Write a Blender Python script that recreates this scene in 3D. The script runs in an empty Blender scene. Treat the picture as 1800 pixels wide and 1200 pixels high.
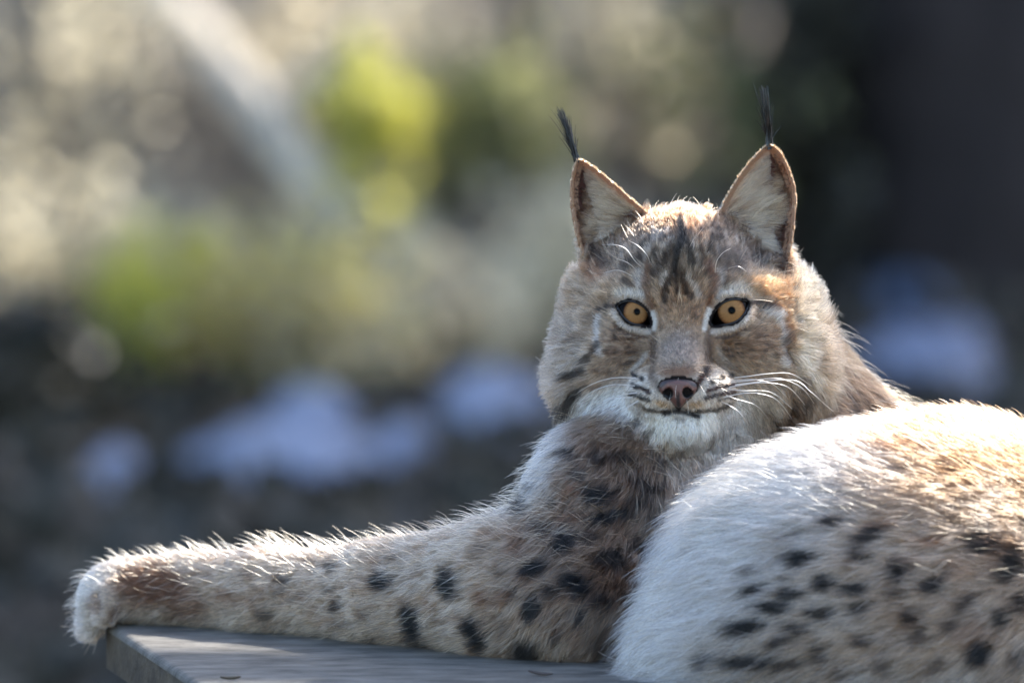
import bpy, math, random
import numpy as np

random.seed(7)
RNG = np.random.default_rng(11)
SC = bpy.context.scene
COL = SC.collection

# ------------------------------------------------------------------ camera
PITCH = math.radians(6.0)
DIST = 6.7                      # metres to the animal's face
S = 0.8 / 1800.0                # metres per unit of the animal's modelling frame
BOARD_Z = 0.70
_dm = -50 * S
CAM_Z = BOARD_Z + (DIST + _dm) * math.sin(PITCH) + 551 * S * math.cos(PITCH)
cam_d = bpy.data.cameras.new('camera')
cam = bpy.data.objects.new('camera', cam_d)
COL.objects.link(cam)
cam.location = (0, 0, CAM_Z)
cam.rotation_euler = (math.pi / 2 - PITCH, 0, 0)
cam_d.sensor_width = 36
cam_d.lens = 36 * DIST / 0.8
cam_d.clip_start = 0.1
cam_d.clip_end = 2000
cam_d.dof.use_dof = True
cam_d.dof.focus_distance = DIST - 0.025
cam_d.dof.aperture_fstop = 4.0
cam_d.dof.aperture_blades = 0
SC.camera = cam

# ------------------------------------------------------------------ light
SUN_EL, SUN_AZ = math.radians(45), math.radians(40)     # azimuth: from +Y towards +X
world = bpy.data.worlds.new('World')
SC.world = world
world.use_nodes = True
wn = world.node_tree
sky = wn.nodes.new('ShaderNodeTexSky')
sky.sky_type = 'NISHITA'
sky.sun_disc = False
sky.sun_elevation = SUN_EL
sky.sun_rotation = SUN_AZ
sky.air_density = 1.0
sky.dust_density = 1.4
sky.ozone_density = 1.0
wn.nodes['Background'].inputs[1].default_value = 0.15
wn.links.new(sky.outputs[0], wn.nodes['Background'].inputs[0])
sun_d = bpy.data.lights.new('sun', 'SUN')
sun_d.energy = 3.1
sun_d.angle = math.radians(0.53)
sun_d.color = (1.0, 0.95, 0.88)
sun = bpy.data.objects.new('sun', sun_d)
COL.objects.link(sun)
sun.rotation_euler = (math.pi / 2 - SUN_EL, 0, math.pi - SUN_AZ)
sun.location = (3, 12, 12)
vs = SC.view_settings
vs.view_transform = 'Standard'
vs.look = 'None'
vs.exposure = 1.95
vs.gamma = 1
vs.use_curve_mapping = False
SC.render.engine = 'CYCLES'
cy = SC.cycles
cy.use_denoising = True
cy.max_bounces = 10
cy.diffuse_bounces = 4
cy.glossy_bounces = 6
cy.transmission_bounces = 8
cy.transparent_max_bounces = 8
cy.caustics_reflective = False
cy.caustics_refractive = False
cy.sample_clamp_indirect = 8.0
SC.cycles_curves.shape = 'RIBBONS'
SC.cycles_curves.subdivisions = 2

# ------------------------------------------------------------------ small maths helpers
def srgb(r, g, b):
    c = np.array([r, g, b], float) / 255.0
    return np.where(c <= 0.04045, c / 12.92, ((c + 0.055) / 1.055) ** 2.4)

def sstep(a, b, x):
    t = np.clip((x - a) / (b - a), 0, 1)
    return t * t * (3 - 2 * t)

def hash3(i, j, k, seed=0):
    h = (i.astype(np.int64) * 374761393 + j.astype(np.int64) * 668265263 + k.astype(np.int64) * 2147483647 + seed * 974634777)
    h = (h ^ (h >> 13)) * 1274126177
    h = h ^ (h >> 16)
    return (h & 0xFFFFFF) / float(0xFFFFFF)

def noise(P, scale, seed=0):
    """smooth value noise in -1..1"""
    q = P / scale
    i = np.floor(q)
    f = q - i
    f = f * f * (3 - 2 * f)
    i = i.astype(np.int64)
    r = 0
    for a in (0, 1):
        wa = f[:, 0] if a else 1 - f[:, 0]
        for b in (0, 1):
            wb = f[:, 1] if b else 1 - f[:, 1]
            for c in (0, 1):
                wc = f[:, 2] if c else 1 - f[:, 2]
                r = r + wa * wb * wc * hash3(i[:, 0] + a, i[:, 1] + b, i[:, 2] + c, seed)
    return r * 2 - 1

def norm(v):
    return v / np.maximum(np.linalg.norm(v, axis=-1, keepdims=True), 1e-9)

def mesh_from(name, V, F, mat=None, parent=None, smooth=True):
    me = bpy.data.meshes.new(name)
    V = np.asarray(V, np.float32)
    F = np.asarray(F, np.int32)
    n = F.shape[1]
    me.vertices.add(len(V)); me.vertices.foreach_set('co', V.ravel())
    me.loops.add(F.size); me.loops.foreach_set('vertex_index', F.ravel())
    me.polygons.add(len(F))
    me.polygons.foreach_set('loop_start', np.arange(len(F), dtype=np.int32) * n)
    me.polygons.foreach_set('loop_total', np.full(len(F), n, np.int32))
    me.polygons.foreach_set('use_smooth', np.full(len(F), smooth))
    me.update(calc_edges=True)
    ob = bpy.data.objects.new(name, me)
    COL.objects.link(ob)
    if mat: me.materials.append(mat)
    if parent: ob.parent = parent
    return ob

def tag(o, label=None, cat=None, group=None, kind=None):
    if label: o['label'] = label
    if cat: o['category'] = cat
    if group: o['group'] = group
    if kind: o['kind'] = kind
    return o

def empty(name, loc, label, cat, group=None):
    o = bpy.data.objects.new(name, None)
    COL.objects.link(o)
    o.location = loc
    o.empty_display_size = 0.05
    return tag(o, label, cat, group)

def settle(o, parent):
    """parent a mesh made in world coordinates under an Empty that only has a location"""
    o.parent = parent
    o.location = [-c for c in parent.location]
    return o

# ------------------------------------------------------------------ materials
def new_mat(name):
    m = bpy.data.materials.new(name)
    m.use_nodes = True
    return m, m.node_tree, m.node_tree.nodes['Principled BSDF']

def noise_mat(name, c1, c2, scale=6, rough=0.85, bump=0.3, detail=6, stretch=(1, 1, 1), bump_scale=None, spec=0.3, bdist=0.01):
    m, nt, bs = new_mat(name)
    tc = nt.nodes.new('ShaderNodeTexCoord')
    mp = nt.nodes.new('ShaderNodeMapping'); mp.inputs['Scale'].default_value = stretch
    nt.links.new(tc.outputs['Object'], mp.inputs[0])
    n = nt.nodes.new('ShaderNodeTexNoise'); n.inputs['Scale'].default_value = scale; n.inputs['Detail'].default_value = detail
    nt.links.new(mp.outputs[0], n.inputs['Vector'])
    cr = nt.nodes.new('ShaderNodeValToRGB')
    cr.color_ramp.elements[0].position = 0.32; cr.color_ramp.elements[0].color = (*c1, 1)
    cr.color_ramp.elements[1].position = 0.68; cr.color_ramp.elements[1].color = (*c2, 1)
    nt.links.new(n.outputs[0], cr.inputs[0])
    nt.links.new(cr.outputs[0], bs.inputs['Base Color'])
    bs.inputs['Roughness'].default_value = rough
    bs.inputs['Specular IOR Level'].default_value = spec
    n2 = nt.nodes.new('ShaderNodeTexNoise'); n2.inputs['Scale'].default_value = bump_scale or scale * 5; n2.inputs['Detail'].default_value = 6
    nt.links.new(mp.outputs[0], n2.inputs['Vector'])
    b = nt.nodes.new('ShaderNodeBump'); b.inputs['Strength'].default_value = bump; b.inputs['Distance'].default_value = bdist
    nt.links.new(n2.outputs[0], b.inputs['Height']); nt.links.new(b.outputs[0], bs.inputs['Normal'])
    return m

def leaf_mat(name, c1, c2, trans=0.5, rough=0.5):
    """thin leaf: reflects and lets light through"""
    m, nt, bs = new_mat(name)
    ob = nt.nodes.new('ShaderNodeNewGeometry')
    cr = nt.nodes.new('ShaderNodeValToRGB')
    cr.color_ramp.elements[0].color = (*c1, 1); cr.color_ramp.elements[1].color = (*c2, 1)
    nt.links.new(ob.outputs['Random Per Island'], cr.inputs[0])
    tr = nt.nodes.new('ShaderNodeBsdfTranslucent')
    mx = nt.nodes.new('ShaderNodeMixShader'); mx.inputs[0].default_value = trans
    nt.links.new(cr.outputs[0], bs.inputs['Base Color']); nt.links.new(cr.outputs[0], tr.inputs[0])
    bs.inputs['Roughness'].default_value = rough
    nt.links.new(bs.outputs[0], mx.inputs[1]); nt.links.new(tr.outputs[0], mx.inputs[2])
    nt.links.new(mx.outputs[0], nt.nodes['Material Output'].inputs[0])
    return m

def hair_mat(name, attr='coat', rough=0.35, mode='mix'):
    m = bpy.data.materials.new(name)
    m.use_nodes = True
    nt = m.node_tree
    nt.nodes.remove(nt.nodes['Principled BSDF'])
    at = nt.nodes.new('ShaderNodeAttribute'); at.attribute_name = attr
    out = nt.nodes['Material Output']
    if mode == 'hair':
        h = nt.nodes.new('ShaderNodeBsdfHairPrincipled')
        h.parametrization = 'COLOR'
        h.inputs['Roughness'].default_value = rough
        h.inputs['Radial Roughness'].default_value = 0.75
        h.inputs['Random Roughness'].default_value = 0.2
        nt.links.new(at.outputs['Color'], h.inputs['Color'])
        nt.links.new(h.outputs[0], out.inputs[0])
    else:
        d = nt.nodes.new('ShaderNodeBsdfDiffuse')
        t = nt.nodes.new('ShaderNodeBsdfTranslucent')
        g = nt.nodes.new('ShaderNodeBsdfAnisotropic'); g.inputs['Roughness'].default_value = rough
        g.inputs['Color'].default_value = (0.9, 0.9, 0.9, 1)
        m1 = nt.nodes.new('ShaderNodeMixShader'); m1.inputs[0].default_value = 0.45
        m2 = nt.nodes.new('ShaderNodeMixShader'); m2.inputs[0].default_value = 0.06
        nt.links.new(at.outputs['Color'], d.inputs[0]); nt.links.new(at.outputs['Color'], t.inputs[0])
        nt.links.new(d.outputs[0], m1.inputs[1]); nt.links.new(t.outputs[0], m1.inputs[2])
        nt.links.new(m1.outputs[0], m2.inputs[1]); nt.links.new(g.outputs[0], m2.inputs[2])
        nt.links.new(m2.outputs[0], out.inputs[0])
    return m

# ------------------------------------------------------------------ modelling frame of the animal
# (u right, v down, d away) in units of S metres, turned with the sloping sight line
CP, SP = math.cos(PITCH), math.sin(PITCH)
def W(P):
    P = np.asarray(P, float)
    dm = P[..., 2] * S
    k = 1 + dm / DIST
    x = (P[..., 0] - 900) * S * k
    z = (600 - P[..., 1]) * S * k
    return np.stack([x, CP * (DIST + dm) + SP * z, CAM_Z - SP * (DIST + dm) + CP * z], -1)

def v_board(d):
    dm = d * S
    return 600 + (CAM_Z - BOARD_Z - (DIST + dm) * SP) / (S * (1 + dm / DIST) * CP)
# ------------------------------------------------------------------ ground, bank and what grows on it
def ground_h(x, y):
    x = np.asarray(x, float); y = np.asarray(y, float)
    P = np.stack([x.ravel(), y.ravel(), 0 * x.ravel()], 1)
    b = np.maximum(y - 15.7 - .25 * np.sin(x * 1.3), 0)
    bank = np.where(b < 9, .52 * b * sstep(0, 1.0, b), .52 * 9 + (b - 9) * .12)
    bank = np.minimum(bank, 9.0)
    wob = .03 * noise(P, 1.1, 51) + .012 * noise(P, .35, 52) + .12 * noise(P, 6.0, 53) * sstep(3, 8, np.abs(P[:, 0]))
    return bank + wob.reshape(x.shape)

def on_ground(u, v):
    """the spot of the ground that lies on the sight line through the photograph's point u, v"""
    a = (u - 900) * S / DIST; b = (600 - v) * S / DIST
    dx, dy, dz = a, CP + SP * b, -SP + CP * b
    lo = np.linspace(8, 40, 4000) / dy
    x, y, z = dx * lo, dy * lo, CAM_Z + dz * lo
    i = np.argmax(z < ground_h(x, y))
    return np.array([x[i], y[i], ground_h(x[i:i + 1], y[i:i + 1])[0]])

def at(u, v, y):
    a = (u - 900) * S / DIST; b = (600 - v) * S / DIST
    t = y / (CP + SP * b)
    return np.array([a * t, y, CAM_Z + (-SP + CP * b) * t])

def sheet_axis(fine_a, fine_b, st, far):
    a = list(np.arange(fine_a, fine_b + 1e-6, st))
    lo, hi, g = [], [], st
    x = fine_a
    while x > -far:
        g *= 1.35; x -= g; lo.append(x)
    g = st; x = fine_b
    while x < far:
        g *= 1.35; x += g; hi.append(x)
    return np.array(lo[::-1] + a + hi)
gx, gy = sheet_axis(-3, 3, .06, 700), sheet_axis(6, 19, .06, 700)
GX, GY = np.meshgrid(gx, gy, indexing='ij')
gv = np.stack([GX, GY, ground_h(GX, GY)], -1).reshape(-1, 3)
i = np.arange(len(gx) - 1)[:, None] * len(gy) + np.arange(len(gy) - 1)[None]
gq = np.stack([i, i + len(gy), i + len(gy) + 1, i + 1], -1).reshape(-1, 4)
SOIL = noise_mat('leaf_mould', srgb(38, 33, 28), srgb(74, 66, 54), scale=2.5, rough=.95, bump=.6, bump_scale=14, bdist=.03)
ground = tag(mesh_from('ground', gv, gq, SOIL), 'dark leafy ground and bank behind the platform', kind='structure')

def leaves(name, C, size, mat, up=None, spread=1.0, aspect=.6):
    """many small folded leaves, one island each"""
    n = len(C)
    a = norm(RNG.normal(0, 1, (n, 3)) * spread + (np.array([0, 0, 0]) if up is None else np.asarray(up)))
    b = norm(np.cross(a, RNG.normal(0, 1, (n, 3))))
    nn = np.cross(a, b)
    s = (size * (.6 + .8 * RNG.random(n)))[:, None]
    V = np.stack([C - a * s * .5, C + b * s * aspect * .5 + nn * s * .12, C + a * s * .5, C - b * s * aspect * .5 + nn * s * .12], 1).reshape(-1, 3)
    k = np.arange(n)[:, None] * 4
    F = np.concatenate([k + np.array([[0, 1, 2]]), k + np.array([[0, 2, 3]])], 1).reshape(-1, 3)
    return V, F

def limb(pts, r0, r1, nseg=7, wob=.0):
    p = resample_early(pts, 14)
    if wob: p[1:-1] += RNG.normal(0, wob, p[1:-1].shape)
    return tube_early(p, np.linspace(r0, r1, 14), nseg)

def resample_early(p, K):
    p = np.array(p, float)
    q = np.linspace(0, len(p) - 1, K); i = np.minimum(q.astype(int), len(p) - 2); f = (q - i)[:, None]
    p0, p1, p2, p3 = p[np.maximum(i - 1, 0)], p[i], p[i + 1], p[np.minimum(i + 2, len(p) - 1)]
    return .5 * (2 * p1 + (p2 - p0) * f + (2 * p0 - 5 * p1 + 4 * p2 - p3) * f ** 2 + (3 * p1 - p0 - 3 * p2 + p3) * f ** 3)

def tube_early(path, rad, nseg=8, rough=0.0):
    path = np.array(path, float); n = len(path); rad = np.broadcast_to(np.asarray(rad, float), (n,))
    t = norm(np.gradient(path, axis=0))
    ref = np.where(np.abs(t[:, 2:3]) > .8, np.array([[1.0, 0, 0]]), np.array([[0, 0, 1.0]]))
    a = norm(np.cross(t, ref)); b = np.cross(t, a)
    th = np.linspace(0, 2 * np.pi, nseg, endpoint=False)
    R = rad[:, None] * (1 + rough * RNG.normal(0, 1, (n, nseg)))
    V = (path[:, None] + R[:, :, None] * (np.cos(th)[None, :, None] * a[:, None] + np.sin(th)[None, :, None] * b[:, None])).reshape(-1, 3)
    i = np.arange(n - 1)[:, None]; k = np.arange(nseg)[None]; l = (k + 1) % nseg
    Q = np.stack([i * nseg + k, i * nseg + l, (i + 1) * nseg + l, (i + 1) * nseg + k], -1).reshape(-1, 4)
    return V, Q

def join(parts):
    Vs, Fs, o = [], [], 0
    for V, F in parts:
        Vs.append(V); Fs.append(F + o); o += len(V)
    return np.concatenate(Vs), np.concatenate(Fs)

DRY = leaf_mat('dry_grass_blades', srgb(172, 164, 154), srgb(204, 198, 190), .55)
YELLOW = leaf_mat('yellow_green_leaves', srgb(206, 202, 88), srgb(228, 222, 134), .68)
STRAW = leaf_mat('straw_yellow_leaves', srgb(212, 198, 118), srgb(228, 216, 152), .68)
GREEN = leaf_mat('green_leaves', srgb(140, 142, 96), srgb(172, 170, 120), .55)
PALE = leaf_mat('pale_dry_leaves', srgb(206, 194, 162), srgb(230, 220, 194), .65)
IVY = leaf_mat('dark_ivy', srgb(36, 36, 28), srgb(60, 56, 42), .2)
NEEDLE = leaf_mat('dark_evergreen_needles', srgb(26, 38, 24), srgb(44, 58, 34), .1)
TWIG = noise_mat('grey_twig_bark', srgb(120, 110, 104), srgb(168, 160, 154), scale=20, bump=.3)
PALEBARK = noise_mat('pale_weathered_bark', srgb(190, 178, 160), srgb(214, 202, 186), scale=9, bump=.4, stretch=(1, 1, .3))
DARKBARK = noise_mat('dark_furrowed_bark', srgb(40, 34, 33), srgb(64, 55, 52), scale=7, bump=1.0, stretch=(1, 1, .2), bdist=.03)
STEM = noise_mat('dark_stem_bark', srgb(58, 50, 48), srgb(88, 78, 74), scale=12, bump=.5)
SNOW, _n, _b = new_mat('shade_toned_snow')
_b.inputs['Base Color'].default_value = (.115, .158, .25, 1); _b.inputs['Roughness'].default_value = .6  # deep shade over the snow is put into this dark blue base
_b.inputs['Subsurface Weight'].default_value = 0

# dry grass on the sunny face of the bank
n = 26000
x = RNG.uniform(-2.2, .46, n); y = 15.9 + 3.2 * RNG.random(n) ** 1.2
c = np.stack([x, y, ground_h(x, y)], 1)
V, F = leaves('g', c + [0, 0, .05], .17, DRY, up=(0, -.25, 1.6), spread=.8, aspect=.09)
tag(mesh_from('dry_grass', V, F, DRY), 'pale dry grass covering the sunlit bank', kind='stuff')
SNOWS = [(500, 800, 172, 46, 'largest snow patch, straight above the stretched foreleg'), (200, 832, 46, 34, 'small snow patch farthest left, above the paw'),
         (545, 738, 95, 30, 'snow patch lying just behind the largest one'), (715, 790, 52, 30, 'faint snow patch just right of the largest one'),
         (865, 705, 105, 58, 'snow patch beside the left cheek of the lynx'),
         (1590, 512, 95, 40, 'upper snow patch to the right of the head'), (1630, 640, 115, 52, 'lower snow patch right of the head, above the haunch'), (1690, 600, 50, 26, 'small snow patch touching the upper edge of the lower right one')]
# ivy and dead leaves on the shaded flat
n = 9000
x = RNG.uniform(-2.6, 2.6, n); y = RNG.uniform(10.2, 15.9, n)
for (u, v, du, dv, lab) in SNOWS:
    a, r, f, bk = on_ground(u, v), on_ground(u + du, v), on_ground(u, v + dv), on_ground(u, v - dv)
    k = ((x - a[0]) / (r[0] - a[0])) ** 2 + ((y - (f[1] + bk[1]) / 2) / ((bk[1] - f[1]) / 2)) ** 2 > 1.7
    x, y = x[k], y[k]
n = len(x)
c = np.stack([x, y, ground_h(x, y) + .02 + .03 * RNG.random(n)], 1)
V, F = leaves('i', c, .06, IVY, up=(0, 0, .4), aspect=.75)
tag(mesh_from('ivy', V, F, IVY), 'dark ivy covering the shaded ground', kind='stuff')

# snow left in the shade
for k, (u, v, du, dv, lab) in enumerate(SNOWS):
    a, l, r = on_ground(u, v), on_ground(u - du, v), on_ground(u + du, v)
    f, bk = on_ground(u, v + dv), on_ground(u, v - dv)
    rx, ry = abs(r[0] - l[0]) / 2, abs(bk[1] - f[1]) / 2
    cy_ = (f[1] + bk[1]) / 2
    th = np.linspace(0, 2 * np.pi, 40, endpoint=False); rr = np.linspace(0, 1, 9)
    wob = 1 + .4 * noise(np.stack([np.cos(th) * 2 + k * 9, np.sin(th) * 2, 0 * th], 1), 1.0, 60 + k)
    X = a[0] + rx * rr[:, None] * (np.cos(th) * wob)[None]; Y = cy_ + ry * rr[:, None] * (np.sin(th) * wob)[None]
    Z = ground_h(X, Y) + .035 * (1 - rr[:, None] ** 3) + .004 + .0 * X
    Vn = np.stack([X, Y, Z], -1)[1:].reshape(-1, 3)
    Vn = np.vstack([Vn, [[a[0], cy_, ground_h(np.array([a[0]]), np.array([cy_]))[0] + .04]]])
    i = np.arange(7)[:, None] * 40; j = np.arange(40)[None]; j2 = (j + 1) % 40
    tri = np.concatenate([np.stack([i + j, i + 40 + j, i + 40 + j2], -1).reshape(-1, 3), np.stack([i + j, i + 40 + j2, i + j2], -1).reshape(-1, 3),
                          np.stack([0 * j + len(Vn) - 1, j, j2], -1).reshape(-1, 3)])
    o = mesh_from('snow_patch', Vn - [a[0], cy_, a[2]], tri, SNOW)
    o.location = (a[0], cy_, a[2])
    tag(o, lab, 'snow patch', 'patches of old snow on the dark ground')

# pale dead trunk leaning across the bank
def trunk_thing(name, label, cat, pts, r0, r1, mat, part='trunk', group=None, twigs=0, nseg=14, rough=.04, K=30):
    b = np.array(pts[0], float)
    t = empty(name, b, label, cat, group)
    p = resample_early(pts, K)
    V, Q = tube_early(p, np.linspace(r0, r1, K), nseg, rough)
    settle(mesh_from(part, V, Q, mat), t)
    for q in range(twigs):
        i0 = RNG.integers(K // 4, K - 2)
        d = norm(RNG.normal(0, 1, 3) * np.array([1, .6, .3]) + np.array([0, 0, .8]))
        ln = RNG.uniform(.25, .7)
        V, Q = limb([p[i0], p[i0] + d * ln * .5 + RNG.normal(0, .03, 3), p[i0] + d * ln], r1 * .35, r1 * .08, 6)
        settle(mesh_from('branch', V, Q, mat), t)
    return t
g0 = on_ground(612, 392)
LOG = [at(612 + (285 - 612) * q, 392 * (1 - q) - 12 * q, on_ground(612 + (285 - 612) * q, 392 * (1 - q) - 12 * q)[1] - .3) for q in (-.06, .35, .7, 1)]
LOG.append(LOG[-1] + (LOG[-1] - LOG[-2]) * 2.5)
trunk_thing('leaning_dead_tree', 'pale bleached dead trunk leaning to the left across the bank', 'tree', LOG, .047, .04, PALEBARK, twigs=5)
g1 = on_ground(790, 630)
trunk_thing('shaded_trunk_run', 'dark lower run of the leaning dead trunk, its shade in the colour', 'branch', [at(800, 640, g1[1] - .3), at(710, 520, g1[1] - .2), at(622, 420, g1[1] - .1)], .034, .024, STEM, part='stem', nseg=8)  # trunk's lower run in shade, drawn as a separate darker stem
for (u0, v0, u1, v1, dy, r, lab) in ((868, 500, 925, -40, .06, .036, 'dark sapling left of the near ear tuft'), (1110, 420, 1065, -40, .06, .034, 'dark sapling behind the space between the ears'),
                                     (1330, 400, 1210, -40, .06, .030, 'dark sapling slanting left behind the far ear'), (130, 640, 60, -40, .06, .022, 'thin dark sapling near the left edge')):
    b = on_ground(u0, v0); tp = at(u1, v1, b[1] + dy)
    trunk_thing('sapling', lab, 'tree', [b - [0, 0, .05], b + (tp - b) * .5 + [.03, 0, 0], tp, b + (tp - b) * 3.0 + [.1, 0, 0]], r, r * .4, STEM, group='saplings on the bank', twigs=7, nseg=9)

# great dark trunk on the right
b = on_ground(1700, 395); b[2] -= .15
big = trunk_thing('old_tree', 'massive dark trunk in shade at the right edge', 'tree', [b, b + [.0, 0, 1.5], b + [.04, .1, 4], b + [.1, .2, 9]], .32, .2, DARKBARK, nseg=48, rough=.035, K=60)
for q in range(5):
    z = 4.5 + q * .9; an = q * 2.2
    p0 = b + [0, .1, z]; d = np.array([math.cos(an), math.sin(an), .5])
    V, Q = limb([p0, p0 + d * .9, p0 + d * 2 + [0, 0, .2]], .11, .03, 9)
    settle(mesh_from('branch', V, Q, DARKBARK), big)

# shrubs: stems from one foot, leaf clusters where the sunlight catches them
def shrub(label, foot, tips, mat, leaf, per, spread, twig=TWIG, group=None, cat='shrub', name='shrub', sr=.006):
    t = empty(name, foot, label, cat, group)
    st, ce = [], []
    for tp in tips:
        mid = foot + (tp - foot) * .55 + np.array([RNG.normal(0, .05), RNG.normal(0, .05), .06])
        st.append(limb([foot + RNG.normal(0, .02, 3), mid, tp], sr, sr * .4, 6))
        for _ in range(3):
            s0 = mid + (tp - mid) * RNG.random(); e0 = s0 + RNG.normal(0, .055, 3) + [0, 0, .03]
            st.append(limb([s0, (s0 + e0) / 2 + RNG.normal(0, .01, 3), e0], sr * .5, sr * .2, 5))
            if per: ce.append(e0 + RNG.normal(0, spread * .7, (max(per // 4, 1), 3)))
        if per: ce.append(tp + RNG.normal(0, spread, (per, 3)))
    V, Q = join(st)
    settle(mesh_from('stems', V, Q, twig), t)
    if per:
        V, F = leaves('l', np.concatenate(ce), leaf, mat)
        settle(mesh_from('foliage', V, F, mat), t)
    return t
def foot_of(u, v): return on_ground(u, v)
GSH = 'shrubs on the sunlit bank'
def clump(label, foot, spots_, mat, leaf, per, spread, dy=.0, **k):
    f = foot_of(*foot)
    return shrub(label, f, [at(u, v, f[1] + dy + RNG.normal(0, .08)) for u, v in spots_], mat, leaf, per, spread, group=GSH, **k)
clump('bush with the brightest yellow green leaves, right of the leaning trunk', (660, 470), [(640, 215), (655, 190), (625, 240), (690, 225)], YELLOW, .05, 70, .034, -.2)
clump('small yellow green bush at the lower left of the bank', (255, 670), [(245, 545), (250, 580), (242, 520), (258, 560), (250, 610)], YELLOW, .05, 80, .026, -.25)
clump('yellowish bush in the middle of the bank above the snow', (430, 670), [(420, 500), (380, 540), (600, 520), (560, 570), (450, 610)], STRAW, .042, 44, .06, -.2)
clump('olive bush beside the near ear tuft', (840, 480), [(850, 170), (830, 210), (880, 230), (900, 190)], GREEN, .05, 60, .06, -.1)
clump('low yellow bush close to the left cheek of the lynx', (800, 640), [(790, 560), (770, 600), (820, 585), (700, 510)], PALE, .045, 45, .04, -.1)
clump('green bush behind the gap between the ears', (1260, 440), [(1270, 190), (1300, 230), (1180, 110), (1240, 90)], GREEN, .05, 30, .06, -.1)
clump('pale dry bush with a bright leaf ball below the leaning trunk', (690, 500), [(688, 385), (680, 400), (700, 375), (690, 395)], PALE, .04, 50, .028, -.05)
clump('dry bush of beige leaves on the lower bank', (520, 680), [(330, 560), (480, 560), (640, 560), (880, 540), (540, 600), (380, 600), (700, 590), (420, 540)], PALE, .045, 40, .05, -.1)
clump('dry beige bush behind the neck', (960, 620), [(950, 520), (985, 470), (930, 560), (1010, 440)], PALE, .045, 50, .05, -.05)
clump('pale leafy bush low at the left end of the bank', (150, 660), [(110, 430), (60, 500), (170, 560), (300, 470), (120, 580), (20, 420), (220, 430)], PALE, .045, 36, .05, -.1)
clump('dark evergreen bush against the left side of the old trunk', (1420, 450), [(1410, 60), (1430, 160), (1400, 250), (1440, 330), (1460, 400), (1420, -20), (1395, 140)], IVY, .06, 60, .05, -.1)
clump('dark green bush at the left edge', (60, 760), [(20, 640), (70, 700), (10, 700), (110, 720), (40, 740)], IVY, .05, 60, .05, -.05)
clump('bare grey shrub high on the left of the bank', (140, 420), [(40, 100), (110, 60), (180, 140), (230, 60), (90, 240), (30, 300), (200, 300)], PALE, .035, 40, .06, .0)
clump('bare grey shrub at the top middle of the bank', (740, 330), [(520, 60), (620, 40), (740, 70), (800, 30), (700, 120), (480, 150)], PALE, .04, 36, .06, .0)
clump('bare grey shrub behind the ears', (1000, 330), [(960, 80), (1010, 140), (1130, 60), (980, 240), (1180, 220), (1060, 30)], PALE, .045, 30, .06, .0)

# unseen evergreens added up the slope to keep the flat and the snow in shade
for k in range(8):
    x = 2.0 + k * 1.22; y = 19.9 + .3 * (k % 2); z = ground_h(np.array([x]), np.array([y]))[0]
    t = empty('added_tall_pine', (x, y, z), 'unseen tall pine added up the slope to shade the flat', 'tree', 'unseen tall pines added for shade')
    V, Q = tube_early([(x, y, z - .2), (x + .05, y, 6), (x, y, 12.2)], [.13, .10, .03], 10)
    settle(mesh_from('trunk', V, Q, DARKBARK), t)
    n = 3200 if x < 5.2 else 4600
    h = RNG.random(n); rr = np.sqrt(RNG.random(n)) * (1 - .25 * h); an = RNG.uniform(0, 2 * np.pi, n)
    c = np.stack([x + rr * np.cos(an), y + rr * np.sin(an), (9.4 if x < 5.2 else 6.6) + h * (3.8 if x < 5.2 else 6.5) + .1 * RNG.normal(0, 1, n)], 1)
    V, F = leaves('n', c, .3, NEEDLE, aspect=.5)
    settle(mesh_from('crown', V, F, NEEDLE), t)

for (x, y, cx, lab) in ((-2.5, 12.4, -1.5, 'unseen broad pine added left of the flat to block sky light'), (-2.7, 15.0, -1.4, 'unseen broad pine added at the left foot of the bank to block sky light'), (2.9, 14.6, 1.6, 'unseen broad pine added right of the old dark trunk to block sky light')):  # crowns added out of view to cut the sky light over the snow
    z = ground_h(np.array([x]), np.array([y]))[0]
    t = empty('added_broad_pine', (x, y, z), lab, 'tree', 'unseen broad pines added to darken the flat')
    V, Q = tube_early([(x, y, z - .2), (x + .05, y, 4), ((x + cx) / 2, y, 8.5)], [.2, .16, .06], 10)
    settle(mesh_from('trunk', V, Q, DARKBARK), t)
    n = 3000
    rr = 1.9 * np.sqrt(RNG.random(n)); an = RNG.uniform(0, 2 * np.pi, n)
    c = np.stack([cx + rr * np.cos(an), y - .3 + .75 * rr * np.sin(an), 6.6 + 2.4 * RNG.random(n)], 1)
    V, F = leaves('n', c, .3, NEEDLE, aspect=.5)
    settle(mesh_from('crown', V, F, NEEDLE), t)

# an unseen pine added on the right, its bough placed to shade the platform
SUND = np.array([math.sin(SUN_AZ) * math.cos(SUN_EL), math.cos(SUN_AZ) * math.cos(SUN_EL), math.sin(SUN_EL)])
bq = np.array([-.06, 6.56, BOARD_Z]) + SUND * 5.0
pt = np.array([bq[0] + 1.9, bq[1] + .3, 0.0]); pt[2] = ground_h(pt[:1], pt[1:2])[0]
t = empty('added_near_pine', pt, 'unseen pine added on the right, its bough shading the front of the platform', 'tree')
V, Q = tube_early([pt - [0, 0, .2], pt + [.05, 0, 3], pt + [0, .1, 7]], [.14, .11, .05], 12)
settle(mesh_from('trunk', V, Q, DARKBARK), t)
V, Q = limb([pt + [0, 0, bq[2] - .25], (pt + bq) / 2 + [0, 0, bq[2] / 2 + .05], bq - [.25, 0, 0]], .035, .008, 7)
settle(mesh_from('bough', V, Q, DARKBARK), t)
n = 3600
c = bq + RNG.uniform(-1, 1, (n, 3)) * np.array([.34, .055, .04])
V, F = leaves('n', c, .05, NEEDLE, aspect=.4)
settle(mesh_from('foliage', V, F, NEEDLE), t)

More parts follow.
